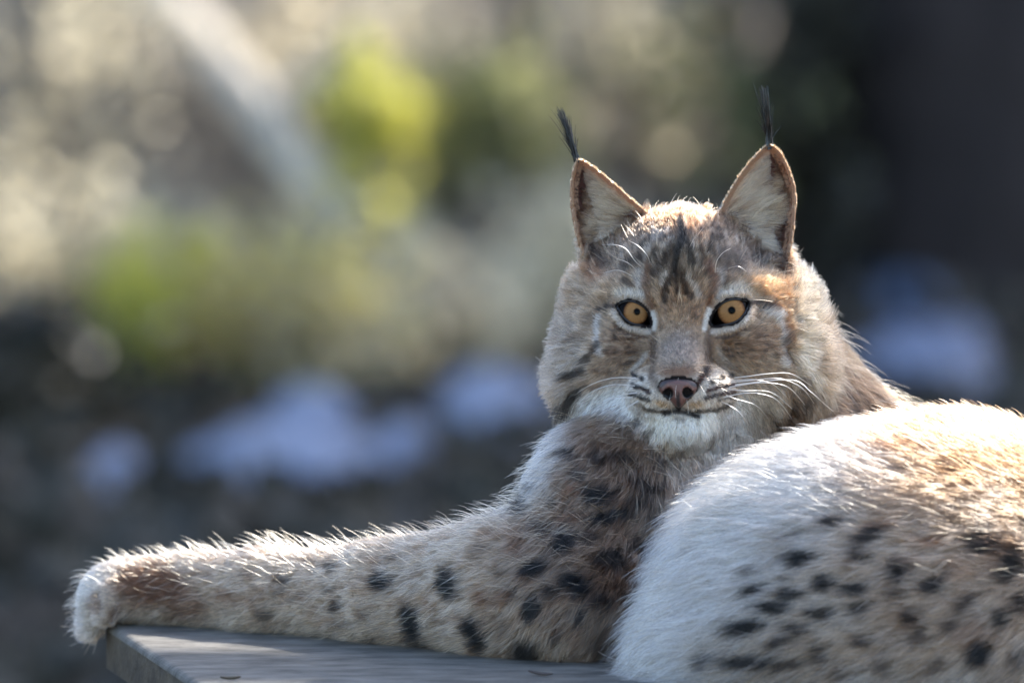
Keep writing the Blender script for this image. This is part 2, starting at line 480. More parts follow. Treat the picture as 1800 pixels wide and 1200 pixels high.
# ------------------------------------------------------------------ the platform
def board_pt(u, v):
    a = (u - 900) * S / DIST; b = (600 - v) * S / DIST
    t = (BOARD_Z - CAM_Z) / (-SP + CP * b)
    return np.array([a * t, (CP + SP * b) * t, BOARD_Z])
A = board_pt(183, 1092); B = board_pt(343, 1199)
e1 = (B - A) / np.linalg.norm(B - A); e2 = np.array([-e1[1], e1[0], 0])
if e2[0] < 0: e2 = -e2
PLANK = noise_mat('weathered_grey_board', srgb(74, 71, 66), srgb(112, 108, 101), scale=34, rough=.75, bump=1.0, bump_scale=150, stretch=(.7, 1.6, 1), spec=.35, bdist=.002)
SIDE = noise_mat('shade_toned_edge', srgb(58, 52, 45), srgb(90, 81, 68), scale=26, rough=.85, bump=.7, bump_scale=90, stretch=(1, 1, 1.6), bdist=.003)  # darker than the top: the end face's shade is in its colour
plat = empty('platform', A + (e1 * .55 + e2 * .75) * [1, 1, 0] - [0, 0, BOARD_Z], 'low weathered grey board platform the lynx lies on', 'platform')
def slab(x0, x1, y0, y1, z0, z1, bev):
    """board along e2 (x) and e1 (y), top edges worn round"""
    prof = [(0, z0), (0, z1 - bev)] + [(bev * (1 - math.cos(t)), z1 - bev + bev * math.sin(t)) for t in np.linspace(.25, math.pi / 2, 5)]
    rings = []
    cor = bev * 1.6
    for (ins_, z) in prof:
        ring = []
        for (cx, cy_, a0) in ((x0 + cor, y0 + cor, math.pi), (x1 - cor, y0 + cor, 1.5 * math.pi), (x1 - cor, y1 - cor, 0), (x0 + cor, y1 - cor, .5 * math.pi)):
            for t in np.linspace(0, math.pi / 2, 7):
                ring.append((cx + (cor - ins_) * math.cos(a0 + t), cy_ + (cor - ins_) * math.sin(a0 + t), z))
        rings.append(ring)
    R = np.array(rings); m = R.shape[1]
    Vw = A[None] * [1, 1, 0] + R.reshape(-1, 3)[:, :1] * e2 + R.reshape(-1, 3)[:, 1:2] * e1
    Vw[:, 2] = R.reshape(-1, 3)[:, 2]
    i = np.arange(len(prof) - 1)[:, None] * m; j = np.arange(m)[None]; j2 = (j + 1) % m
    Q = np.stack([i + j, i + j2, i + m + j2, i + m + j], -1).reshape(-1, 4)
    return Vw, Q, m
Vw, Q, m = slab(0, 1.55, 0, 1.05, BOARD_Z - .036, BOARD_Z, .006)
faces = [tuple(q) for q in Q] + [tuple(range(len(Vw) - m, len(Vw))), tuple(range(m))[::-1]]
me = bpy.data.meshes.new('deck'); me.from_pydata([tuple(v) for v in Vw], [], faces)
me.materials.append(PLANK); me.materials.append(SIDE)
for p in me.polygons: p.material_index = 0 if p.index >= m else 1
me.update()
deck = bpy.data.objects.new('deck', me); COL.objects.link(deck); settle(deck, plat)
for (sx, sy) in ((.16, .12), (1.4, .12), (.16, .93), (1.4, .93)):
    p = A + e2 * sx + e1 * sy
    gz = ground_h(p[:1], p[1:2])[0]
    V, Q = tube_early([(p[0], p[1], gz - .1), (p[0] + .004, p[1], .3), (p[0], p[1], BOARD_Z - .037)], [.055, .052, .05], 14, .03)
    settle(mesh_from('leg', V, Q, STEM), plat)
for (u, v, L, an, lab) in ((405, 1196, .008, .2, 'curled pale brown leaf scrap at the front left of the platform'), (950, 1188, .012, -.7, 'dark splinter on the platform beside the haunch')):
    c = board_pt(u, v)
    p = [c + np.array([t * L * math.cos(an), t * L * math.sin(an), .0022 + .002 * (t * t * .5)]) for t in (-1, -.2, .5, 1)]
    V, Q = tube_early(resample_early(p, 8), .0011 * np.sin(np.linspace(.3, 2.9, 8)) + .0003, 6)
    o = mesh_from('bark_scrap', V - c, Q, SIDE if lab[0] != 'd' else STEM); o.location = c
    tag(o, lab, 'bark scrap', 'scraps of bark on the platform')
# ------------------------------------------------------------------ signed distance shapes
def ell(c, r, rot=0.0, tilt=0.0):
    c = np.array(c, float); r = np.array(r, float)
    cr, sr = math.cos(math.radians(rot)), math.sin(math.radians(rot))
    ct, st = math.cos(math.radians(tilt)), math.sin(math.radians(tilt))
    def f(U, V, D):
        x, y, z = U - c[0], V - c[1], D - c[2]
        x, y = cr * x + sr * y, -sr * x + cr * y
        x, z = ct * x + st * z, -st * x + ct * z
        k0 = np.sqrt((x / r[0]) ** 2 + (y / r[1]) ** 2 + (z / r[2]) ** 2)
        k1 = np.sqrt((x / r[0] ** 2) ** 2 + (y / r[1] ** 2) ** 2 + (z / r[2] ** 2) ** 2)
        return k0 * (k0 - 1) / np.maximum(k1, 1e-6)
    m = r.max()
    return f, (c - m, c + m)

def cone(a, b, ra, rb):
    a = np.array(a, float); b = np.array(b, float); ab = b - a
    def f(U, V, D):
        t = np.clip(((U - a[0]) * ab[0] + (V - a[1]) * ab[1] + (D - a[2]) * ab[2]) / ab.dot(ab), 0, 1)
        return np.sqrt((U - a[0] - t * ab[0]) ** 2 + (V - a[1] - t * ab[1]) ** 2 + (D - a[2] - t * ab[2]) ** 2) - (ra + (rb - ra) * t)
    m = max(ra, rb)
    return f, (np.minimum(a, b) - m, np.maximum(a, b) + m)

def poly_sd(poly, U, V):
    """signed distance to a closed outline, negative inside"""
    p = np.array(poly, float)
    dmin = np.full(U.shape, 1e9); inside = np.zeros(U.shape, bool)
    for i in range(len(p)):
        a, b = p[i], p[(i + 1) % len(p)]
        e = b - a
        t = np.clip(((U - a[0]) * e[0] + (V - a[1]) * e[1]) / max(e.dot(e), 1e-9), 0, 1)
        dmin = np.minimum(dmin, (U - a[0] - t * e[0]) ** 2 + (V - a[1] - t * e[1]) ** 2)
        if a[1] != b[1]:
            c = ((a[1] > V) != (b[1] > V)) & (U < e[0] * (V - a[1]) / e[1] + a[0])
            inside ^= c
    d = np.sqrt(dmin)
    return np.where(inside, -d, d)

def smin(a, b, k):
    h = np.maximum(k - np.abs(a - b), 0) / k
    return np.minimum(a, b) - h * h * k * 0.25

def smax(a, b, k):
    return -smin(-a, -b, k)

def spline(pts, n=8):
    """closed Catmull-Rom outline"""
    p = np.array(pts, float); N = len(p); out = []
    for i in range(N):
        p0, p1, p2, p3 = p[i - 1], p[i], p[(i + 1) % N], p[(i + 2) % N]
        for t in np.linspace(0, 1, n, endpoint=False):
            out.append(0.5 * ((2 * p1) + (p2 - p0) * t + (2 * p0 - 5 * p1 + 4 * p2 - p3) * t * t + (3 * p1 - p0 - 3 * p2 + p3) * t ** 3))
    return np.array(out)

# ears: curved shells inside an outline, hollow towards the viewer
EAR = {
    'near': dict(out=spline([(1014, 278), (1002, 312), (1000, 352), (1006, 396), (1018, 435), (1036, 470), (1090, 450), (1140, 415), (1142, 378), (1108, 345), (1066, 308), (1036, 286)], 4), d=78, hollow=58),
    'far': dict(out=spline([(1352, 252), (1330, 268), (1306, 296), (1280, 336), (1262, 378), (1272, 420), (1320, 450), (1380, 465), (1394, 430), (1400, 380), (1401, 335), (1388, 293), (1372, 264)], 4), d=78, hollow=58),
}
def ear_sd(e, U, V, D):
    sd = poly_sd(e['out'], U[:, :, 0], V[:, :, 0])[:, :, None] if U.ndim == 3 else poly_sd(e['out'], U, V)
    sheet = e['d'] + e['hollow'] * (1 - np.exp(np.minimum(sd, 0) / 22.0))
    a = np.abs(D - sheet) - 8.0
    b = sd + 5.0
    q = np.maximum(a, b)
    return np.where((a > 0) & (b > 0), np.sqrt(np.maximum(a, 0) ** 2 + np.maximum(b, 0) ** 2), q) - 3.0

EYES = {   # lid outline (viewer's left eye first), ball centre, ball radius, iris centre
    'l': dict(lid=spline([(1084, 537), (1095, 529.5), (1110, 528), (1128, 535), (1140, 548), (1144, 572), (1129, 572.5), (1110, 569.5), (1096, 559), (1088, 547)], 6), c=(1113, 550, 6), r=35.0, iris=(1117.5, 549), ir=23.5, pup=(1120.5, 547.5)),
    'r': dict(lid=spline([(1317, 532), (1306, 526.5), (1287, 525), (1269, 532), (1254, 549), (1249, 571), (1264, 572.5), (1285, 570), (1301, 562), (1312, 548)], 6), c=(1284, 548, 6), r=36.0, iris=(1285.5, 546.5), ir=26.0, pup=(1286.5, 545)),
}

HEAD = [  # shape, blend
    (ell((1200, 505, 130), (150, 135, 150)), 1),
    (cone((1198, 470, 55), (1197, 560, 25), 92, 70), 60),
    (ell((1092, 610, 100), (92, 100, 105)), 60),
    (ell((1318, 605, 100), (100, 108, 105)), 60),
    (ell((1072, 668, 120), (74, 64, 95), -15), 60),
    (ell((1358, 548, 150), (60, 92, 105), 8), 60),
    (ell((1070, 525, 140), (52, 85, 90)), 60),
    (ell((1345, 660, 125), (82, 78, 100)), 60),
    (ell((1108, 510, 35), (52, 26, 40), 8), 30),
    (ell((1290, 505, 35), (54, 26, 40), -8), 30),
    (ell((1093, 605, 28), (42, 32, 42)), 26),
    (ell((1304, 602, 28), (46, 34, 42)), 26),
    (cone((1197, 575, 8), (1193, 652, -70), 46, 40), 38),
    (ell((1195, 685, -28), (84, 50, 72)), 40),
    (ell((1150, 690, -52), (46, 33, 36), 14), 30),
    (ell((1240, 687, -52), (50, 33, 36), -14), 30),
    (ell((1200, 744, -34), (54, 36, 46)), 20),
    (ell((1200, 720, 60), (110, 70, 100)), 50),
]
LEG = [
    (ell((186, 1044, 385), (40, 42, 62), 18), 1),
    (cone((172, 1052, 430), (160, 1098, 436), 25, 19), 10),
    (cone((166, 1054, 392), (158, 1106, 394), 26, 20), 9),
    (cone((168, 1052, 352), (162, 1100, 350), 26, 19), 9),
    (cone((186, 1050, 325), (186, 1082, 312), 24, 18), 10),
    (ell((250, 1037, 370), (80, 58, 68)), 40),
    (cone((330, 1034, 348), (470, 1036, 280), 62, 66), 40),
    (cone((470, 1036, 280), (680, 1042, 150), 66, 80), 40),
    (cone((680, 1040, 150), (900, 1030, 10), 78, 118), 50),
    (cone((900, 1030, 10), (1030, 1050, -30), 100, 112), 60),
    (cone((1010, 1040, -20), (1050, 900, 20), 112, 125), 70),
]
TRUNK = [
    (ell((1090, 845, 60), (128, 105, 140), 20), 1),
    (cone((1130, 820, 90), (1290, 640, 210), 120, 135), 70),
    (cone((1325, 655, 265), (1420, 800, 330), 146, 165), 80),
    (ell((1420, 980, 260), (330, 260, 240)), 100),
    (ell((1250, 1000, 100), (190, 190, 160)), 80),
]
RUMP = [
    (ell((1630, 1080, -220), (420, 316, 262), 6), 1),
    (ell((1455, 1035, -170), (228, 200, 190), -30), 110),
    (ell((1690, 985, -130), (280, 232, 220)), 100),
    (ell((1325, 1155, -220), (172, 108, 160)), 100),
]
GROUPS = [HEAD, LEG, TRUNK, RUMP]

def group_eval(group, ax):
    nx, ny, nz = map(len, ax)
    F = np.full((nx, ny, nz), 400.0, np.float32)
    for (f, bb), k in group:
        sl = []
        for i in range(3):
            a = max(np.searchsorted(ax[i], bb[0][i] - 90) - 1, 0)
            b = min(np.searchsorted(ax[i], bb[1][i] + 90) + 1, len(ax[i]))
            sl.append(slice(a, b))
        sl = tuple(sl)
        U, V, D = np.meshgrid(ax[0][sl[0]], ax[1][sl[1]], ax[2][sl[2]], indexing='ij', sparse=False)
        F[sl] = smin(F[sl], f(U.astype(np.float32), V.astype(np.float32), D.astype(np.float32)), max(k, 1))
    return F

def group_points(group, P):
    F = np.full(len(P), 1e3)
    for (f, bb), k in group:
        F = smin(F, f(P[:, 0], P[:, 1], P[:, 2]), max(k, 1))
    return F

def surface_nets(F, ax):
    nx, ny, nz = F.shape
    ins = F < 0
    cnt = np.zeros((nx - 1, ny - 1, nz - 1), np.int8)
    for a in (0, 1):
        for b in (0, 1):
            for c in (0, 1):
                cnt += ins[a:nx - 1 + a, b:ny - 1 + b, c:nz - 1 + c]
    act = (cnt > 0) & (cnt < 8)
    I = np.argwhere(act)
    vid = np.full(act.shape, -1, np.int32); vid[act] = np.arange(len(I))
    acc = np.zeros((len(I), 3)); n = np.zeros(len(I))
    G = [np.asarray(a, float) for a in ax]
    corners = [(a, b, c) for a in (0, 1) for b in (0, 1) for c in (0, 1)]
    for p in corners:
        for axis in range(3):
            if p[axis]: continue
            q = list(p); q[axis] = 1
            i0 = I + np.array(p); i1 = I + np.array(q)
            f0 = F[i0[:, 0], i0[:, 1], i0[:, 2]].astype(float); f1 = F[i1[:, 0], i1[:, 1], i1[:, 2]].astype(float)
            m = (f0 < 0) != (f1 < 0)
            t = np.where(m, f0 / np.where(m, f0 - f1, 1), 0)
            pt = np.stack([G[k][i0[:, k]] + (t * (G[k][i1[:, k]] - G[k][i0[:, k]]) if k == axis else 0) for k in range(3)], 1)
            acc[m] += pt[m]; n[m] += 1
    V = acc / n[:, None]
    quads = []
    for axis in range(3):
        s0 = [slice(1, -1)] * 3; s0[axis] = slice(0, -1)
        s1 = [slice(1, -1)] * 3; s1[axis] = slice(1, None)
        A, B = ins[tuple(s0)], ins[tuple(s1)]
        for flip, m in ((False, A & ~B), (True, ~A & B)):
            J = np.argwhere(m) + np.array([0 if k == axis else 1 for k in range(3)])
            o = [k for k in range(3) if k != axis]
            if axis == 1: o = o[::-1]
            def cell(a, b):
                K = J.copy(); K[:, o[0]] -= a; K[:, o[1]] -= b
                return vid[K[:, 0], K[:, 1], K[:, 2]]
            Q = np.stack([cell(1, 1), cell(0, 1), cell(0, 0), cell(1, 0)], 1)
            quads.append(Q[:, ::-1] if flip else Q)
    return V, np.concatenate(quads)

def smooth_verts(V, Q, it=2, lam=0.5):
    E = np.concatenate([Q[:, [0, 1]], Q[:, [1, 2]], Q[:, [2, 3]], Q[:, [3, 0]]])
    for i in range(it):
        for l in (lam, -lam * 1.05):
            A = np.zeros_like(V); c = np.zeros(len(V))
            for k in range(3):
                A[:, k] = np.bincount(E[:, 0], V[E[:, 1], k], len(V)) + np.bincount(E[:, 1], V[E[:, 0], k], len(V))
            c = np.bincount(E[:, 0], minlength=len(V)) + np.bincount(E[:, 1], minlength=len(V))
            V = V + l * (A / c[:, None] - V)
    return V

def vert_normals(V, Q):
    N = np.zeros_like(V)
    fn = np.cross(V[Q[:, 2]] - V[Q[:, 0]], V[Q[:, 3]] - V[Q[:, 1]])
    for j in range(4):
        for k in range(3):
            N[:, k] += np.bincount(Q[:, j], fn[:, k], len(V))
    return norm(N)

def axis_steps(spans):
    out = [spans[0][0]]
    for a, b, st in spans:
        n = max(int(round((b - a) / st)), 1)
        out += list(np.linspace(a, b, n + 1)[1:])
    return np.array(out, np.float32)

AX = [axis_steps([(100, 960, 11), (960, 1450, 3.6), (1450, 2120, 15)]),
      axis_steps([(225, 800, 3.6), (800, 1160, 11), (1160, 1440, 18)]),
      axis_steps([(-700, -150, 14), (-150, 190, 3.8), (190, 560, 11)])]
MOUTH = [(1134, 719), (1150, 723), (1170, 724), (1193, 714), (1214, 724), (1240, 723), (1254, 721)]

def seg_dist(pts, U, V):
    d = np.full(U.shape, 1e9)
    for (a, b) in zip(pts[:-1], pts[1:]):
        ex, ey = b[0] - a[0], b[1] - a[1]
        t = np.clip(((U - a[0]) * ex + (V - a[1]) * ey) / max(ex * ex + ey * ey, 1e-9), 0, 1)
        d = np.minimum(d, np.hypot(U - a[0] - t * ex, V - a[1] - t * ey))
    return d

def build_body():
    F = group_eval(HEAD, AX)
    # eye sockets, nostril bed and the mouth line are cut into the head
    a0, a1, b0, b1 = [np.searchsorted(x, q) for x, q in ((AX[0], 960), (AX[0], 1450), (AX[1], 225), (AX[1], 800))]
    c1 = np.searchsorted(AX[2], 200)
    sl = (slice(a0, a1), slice(b0, b1), slice(0, c1))
    U, V, D = np.meshgrid(AX[0][sl[0]], AX[1][sl[1]], AX[2][sl[2]], indexing='ij')
    H = F[sl]
    for e in EYES.values():
        ball = np.sqrt((U - e['c'][0]) ** 2 + (V - e['c'][1]) ** 2 + (D - e['c'][2]) ** 2)
        # lids hug the ball, the opening is cut through them
        sd = poly_sd(e['lid'], U[:, :, 0], V[:, :, 0])[:, :, None]
        H = smin(H, np.maximum(ball - (e['r'] + 5), sd - 16), 14)
        H = np.maximum(H, -np.maximum(sd + 1.0, D - e['c'][2]))
        H = np.maximum(H, -np.maximum(ball - (e['r'] + 1.5), sd - 3))
    md = seg_dist(MOUTH, U[:, :, 0], V[:, :, 0])[:, :, None]
    H = smax(H, -(np.maximum(md - .6, D + 26)), 6)
    F[sl] = H
    for e in EAR.values():
        o = e['out']
        e0, e1 = np.searchsorted(AX[0], (o[:, 0].min() - 40, o[:, 0].max() + 40))
        f0, f1 = np.searchsorted(AX[1], (o[:, 1].min() - 40, o[:, 1].max() + 40))
        sl = (slice(e0, e1), slice(f0, f1), slice(None))
        U, V, D = np.meshgrid(AX[0][sl[0]], AX[1][sl[1]], AX[2], indexing='ij')
        F[sl] = smin(F[sl], ear_sd(e, U, V, D).astype(np.float32), 14)
    L = group_eval(LEG, AX); T = group_eval(TRUNK, AX); R = group_eval(RUMP, AX)
    F = smin(F, T, 40); F = smin(F, L, 50); F = smin(F, R, 16)
    # flattened where it lies on the board
    vb = v_board(AX[2].astype(float))
    under = (AX[1][None, :, None] - (vb[None, None, :] - 3)) * np.ones((len(AX[0]), 1, 1))
    over = AX[0][:, None, None] > 182
    F = np.where(over, np.maximum(F, under), F)
    V, Q = surface_nets(F.astype(np.float32), AX)
    V = smooth_verts(V, Q, 2)
    return V, Q, vert_normals(V, Q)
# ------------------------------------------------------------------ coat pattern, in the animal's own frame
C_ = lambda r, g, b: srgb(r, g, b)
DARK = C_(34, 28, 26)
DEEP = C_(58, 46, 40)
GREY = C_(138, 122, 108)
WHITE = C_(232, 226, 218)
CREAM = C_(216, 200, 180)
BROWN = C_(150, 122, 98)
RUST = C_(158, 104, 66)
TAN = C_(192, 150, 110)

def oval(U, V, cx, cy, rx, ry, rot=0, soft=0.35):
    c, s = math.cos(math.radians(rot)), math.sin(math.radians(rot))
    x, y = U - cx, V - cy
    q = np.hypot((c * x + s * y) / rx, (-s * x + c * y) / ry)
    return 1 - sstep(1 - soft, 1 + soft, q)

def stroke(U, V, pts, w, soft=0.5):
    return 1 - sstep(w * (1 - soft), w * (1 + soft), seg_dist(pts, U, V))

FACE_OVALS = [  # cx, cy, rx, ry, rotation, softness, colour, strength
    (1200, 430, 125, 62, 0, .5, GREY, .75),
    (1200, 378, 78, 22, 0, .5, C_(168, 130, 96), .7),
    (1198, 545, 46, 52, 0, .5, C_(160, 126, 98), .7),
    (1195, 622, 40, 38, 0, .4, C_(156, 140, 128), .8),
    (1193, 657, 40, 13, 0, .5, C_(152, 114, 92), .75),
    (1092, 612, 44, 36, 0, .4, C_(152, 128, 108), .8),
    (1308, 612, 52, 38, -5, .4, C_(156, 128, 102), .8),
    (1078, 665, 52, 24, 5, .5, C_(172, 150, 128), .6),
    (1325, 660, 58, 26, -5, .5, C_(186, 156, 124), .6),
    (1395, 545, 40, 85, 0, .5, C_(168, 130, 96), .75),
    (1345, 500, 40, 22, 20, .5, C_(196, 160, 122), .6),  # sunlit patch on the brow, painted in
    (1425, 560, 26, 160, 0, .5, C_(224, 204, 178), .7),  # sun on the right edge of the ruff, painted as paler fur
    (985, 640, 42, 90, 10, .6, C_(186, 174, 162), .7),
    (1072, 728, 116, 44, -18, .4, C_(242, 237, 230), 1),
    (1010, 755, 60, 24, -28, .5, WHITE, .9),
    (1325, 745, 60, 62, 20, .5, C_(222, 206, 186), .9),
    (1262, 770, 66, 66, 0, .5, C_(240, 234, 226), .95),
    (1142, 690, 44, 34, 14, .45, C_(220, 206, 190), .9),
    (1248, 688, 48, 36, -14, .45, C_(220, 206, 190), .9),
    (1200, 754, 68, 38, 0, .35, C_(242, 233, 218), 1),
    (1166, 709, 17, 6, 14, .5, C_(196, 160, 118), .7),
    (1222, 711, 17, 6, -8, .5, C_(196, 160, 118), .7),
    (1420, 712, 38, 18, -40, .5, C_(84, 72, 66), .7),
    (1108, 514, 32, 11, 8, .5, CREAM, .75),
    (1288, 508, 34, 10, -10, .5, CREAM, .75),
    (1040, 470, 20, 22, 0, .5, RUST, .5),
    (1386, 445, 12, 24, 0, .5, RUST, .5),
]
FACE_STROKES = [  # points, half width, colour, strength
    ([(1126, 478), (1127, 515)], 8, C_(196, 186, 176), .75),
    ([(1266, 478), (1262, 518)], 8, C_(196, 186, 176), .75),
    ([(1138, 468), (1134, 505), (1143, 540)], 6.5, C_(112, 76, 54), .6),
    ([(1243, 462), (1256, 490), (1252, 522), (1246, 540)], 7.5, C_(116, 76, 50), .62),
    ([(1197, 385), (1198, 408), (1190, 450), (1186, 480)], 5.5, DARK, .95),
    ([(1199, 400), (1210, 430), (1216, 460)], 6, DARK, .8),
    ([(1182, 430), (1172, 458), (1150, 478)], 9, DEEP, .7),
    ([(1178, 490), (1168, 515), (1170, 530)], 6, DEEP, .85),
    ([(1188, 480), (1190, 512)], 4, DEEP, .8),
    ([(1198, 485), (1206, 510), (1216, 520)], 5, DEEP, .85),
    ([(1150, 420), (1170, 404)], 5, C_(190, 180, 172), .5),
    ([(1162, 500), (1172, 480)], 4, C_(196, 184, 172), .7),
    ([(1208, 488), (1222, 505), (1230, 520)], 5, C_(196, 184, 172), .7),
    ([(1124, 452), (1104, 462), (1096, 470)], 8, DEEP, .75),
    ([(1100, 490), (1112, 500)], 5, DEEP, .7),
    ([(1275, 470), (1310, 470)], 8, C_(100, 90, 86), .6),
    ([(1280, 490), (1272, 500)], 5, DEEP, .6),
    ([(1236, 402), (1250, 392)], 9, DEEP, .75),
    ([(1270, 445), (1340, 455)], 14, C_(104, 96, 92), .6),
    ([(1365, 445), (1390, 470)], 10, DEEP, .7),
    ([(1045, 440), (1060, 462)], 9, DEEP, .7),
    ([(1146, 582), (1148, 640), (1146, 662), (1158, 682)], 7, C_(80, 60, 48), .6),
    ([(1249, 582), (1246, 620), (1243, 655)], 7.5, C_(80, 60, 48), .6),
    ([(1240, 648), (1241, 658)], 5, DARK, .9),
    ([(1234, 662), (1226, 680)], 4, C_(80, 54, 42), .8),
    ([(1050, 556), (1047, 600), (1056, 622)], 5, C_(214, 206, 198), .8),
    ([(1372, 552), (1380, 585), (1380, 640)], 6, C_(226, 214, 200), .8),
    ([(1352, 545), (1372, 552)], 8, C_(222, 210, 196), .7),
    ([(1110, 652), (1128, 634), (1136, 622)], 4, C_(210, 200, 190), .7),
    ([(1290, 642), (1270, 625), (1262, 610)], 4, C_(206, 190, 172), .6),
    ([(1086, 538), (1066, 538), (1050, 545)], 3.6, DEEP, .85),
    ([(1316, 532), (1340, 531), (1362, 537)], 4, DEEP, .85),
    ([(1078, 568), (1094, 582), (1116, 590), (1138, 592)], 2.6, C_(84, 60, 48), .7),
    ([(1260, 592), (1290, 590), (1312, 578)], 2.6, C_(84, 60, 48), .7),
    ([(1077, 549), (1088, 566), (1104, 577), (1122, 581), (1141, 583)], 4.2, C_(230, 220, 208), .72),
    ([(1320, 546), (1308, 566), (1290, 577), (1270, 580), (1254, 583)], 4.6, C_(230, 220, 208), .72),
    ([(1147, 548), (1151, 565), (1150, 578)], 4, C_(240, 230, 216), .95),
    ([(1246, 545), (1241, 563), (1238, 578)], 4.5, C_(240, 230, 216), .95),
    # stripes of the side whiskers
    ([(1050, 604), (1042, 618)], 5, DARK, .75),
    ([(1034, 624), (1022, 636)], 5, DARK, .85),
    ([(1020, 652), (992, 662)], 7, DARK, .85),
    ([(1015, 690), (998, 708), (982, 726)], 9.5, DARK, .95),
    ([(1010, 590), (990, 600)], 5, C_(92, 76, 66), .6),
    ([(1058, 678), (1036, 682)], 4, C_(110, 88, 72), .7),
    ([(1040, 652), (1070, 655)], 4, C_(110, 84, 62), .6),
    ([(1386, 590), (1386, 630)], 6, C_(92, 74, 62), .7),
    ([(1395, 690), (1420, 670)], 8, DEEP, .6),
    ([(1360, 760), (1395, 735)], 9, DEEP, .6),
    ([(1104, 752), (1118, 742)], 8, DARK, .9),
    ([(1130, 770), (1146, 760)], 7, DARK, .7),
    ([(1248, 778), (1254, 770)], 6, DARK, .7),
    # rows of spots on the muzzle
    ([(1112, 657), (1118, 661)], 3, DARK, .9), ([(1127, 665), (1129, 666)], 3, DARK, .85),
    ([(1111, 676), (1121, 683)], 3, DARK, .85), ([(1126, 681), (1140, 689)], 2.6, C_(70, 52, 44), .8),
    ([(1108, 693), (1124, 698), (1140, 703)], 2.6, DARK, .8),
    ([(1268, 662), (1270, 663)], 4, DARK, .9), ([(1284, 659), (1286, 659)], 4, DARK, .9),
    ([(1250, 672), (1252, 671)], 3, DARK, .7),
    ([(1244, 687), (1262, 680)], 2.8, C_(86, 60, 46), .85), ([(1268, 680), (1292, 675)], 3, C_(60, 44, 38), .85),
    ([(1240, 700), (1262, 693), (1290, 688)], 2.8, C_(70, 52, 44), .85),
    ([(1262, 702), (1292, 696)], 2.4, DARK, .6),
    ([(1118, 709), (1132, 717)], 2.4, DARK, .6),
    ([(1132, 717), (1150, 722), (1168, 723)], 2.8, DARK, .8),
    ([(1194, 706), (1193, 722)], 4, DARK, .9),
    ([(1168, 727), (1178, 724), (1193, 720), (1208, 724), (1228, 731)], 5, DARK, .95),
    ([(1228, 722), (1258, 721), (1284, 709)], 3.8, DARK, .85),
    ([(1188, 735), (1200, 735)], 6, C_(110, 96, 86), .6),
]
# spots: centre u, v, half length, half width, turn, strength   (arm and shoulder)
ARM_SPOTS = [
    (996, 794, 14, 6, 10, .8), (1050, 804, 15, 8, 20, .8), (1052, 866, 26, 12, 15, .9), (1078, 906, 34, 9, -8, .95),
    (994, 950, 17, 19, 30, .9), (1076, 980, 26, 16, 5, .85), (940, 996, 22, 13, -12, .95), (1014, 1022, 28, 18, 20, .95),
    (936, 1068, 13, 22, 10, .9), (1018, 1082, 8, 14, 20, .9), (786, 1022, 15, 27, -12, .97), (724, 1092, 13, 32, -28, .95),
    (744, 1130, 18, 10, 20, .8), (838, 1114, 14, 30, -26, .97), (924, 1140, 22, 18, 30, .9), (980, 1118, 8, 12, 10, .7),
    (670, 1021, 18, 15, 15, .95), (580, 996, 10, 7, 0, .7), (572, 1034, 12, 8, 0, .55), (586, 1068, 11, 10, 30, .75),
    (493, 1020, 10, 8, 0, .7), (462, 1084, 15, 8, 0, .6), (486, 1042, 13, 6, 0, .4), (520, 1052, 12, 6, 0, .4),
    (600, 1095, 14, 8, 0, .5), (640, 1080, 12, 8, 0, .4), (910, 880, 13, 20, 10, .75), (930, 850, 14, 6, 10, .6),
    (950, 925, 16, 12, 0, .5), (1120, 1060, 22, 12, 30, .5), (1140, 850, 30, 14, 10, .7), (1170, 905, 30, 12, -10, .6),
    (1105, 1100, 20, 14, 40, .4), (840, 965, 10, 14, 10, .5), (650, 1120, 16, 7, 0, .5), (1180, 810, 28, 12, 0, .6),
    (770, 1090, 12, 9, 0, .4), (880, 1100, 10, 12, 0, .45), (1060, 1130, 22, 12, 10, .5), (880, 1000, 9, 9, 0, .5), (1020, 830, 14, 6, 15, .7), (1090, 800, 18, 7, 10, .7), (1125, 880, 22, 9, 0, .75), (1040, 940, 14, 9, 10, .6), (970, 1040, 14, 12, 20, .7),
    (900, 1040, 10, 10, 0, .6), (1060, 1050, 18, 12, 10, .7), (1130, 960, 22, 14, 10, .7), (1150, 1020, 16, 18, 10, .6), (690, 980, 12, 7, 0, .5), (740, 1000, 8, 8, 0, .4), (540, 985, 9, 5, 0, .5), (430, 1010, 9, 5, 0, .4), (970, 880, 10, 8, 0, .5),
]
RUST_SPOTS = [
    (1008, 860, 16, 12, 0, .6), (1004, 906, 20, 9, 0, .55), (908, 960, 14, 14, 0, .6), (848, 1050, 15, 16, 0, .75), (884, 1050, 16, 14, 0, .65),
    (268, 1030, 64, 36, 6, .95), (320, 1064, 44, 26, 10, .75), (166, 1062, 14, 20, 0, .55), (710, 1052, 16, 9, 0, .4),
    (930, 1020, 18, 10, 0, .4), (800, 1080, 18, 10, 0, .4), (980, 1112, 10, 14, 0, .6), (760, 1062, 12, 10, 0, .4),
    (645, 985, 14, 8, 0, .35), (400, 1050, 40, 12, 10, .35), (1090, 1020, 60, 40, 0, .35),
]
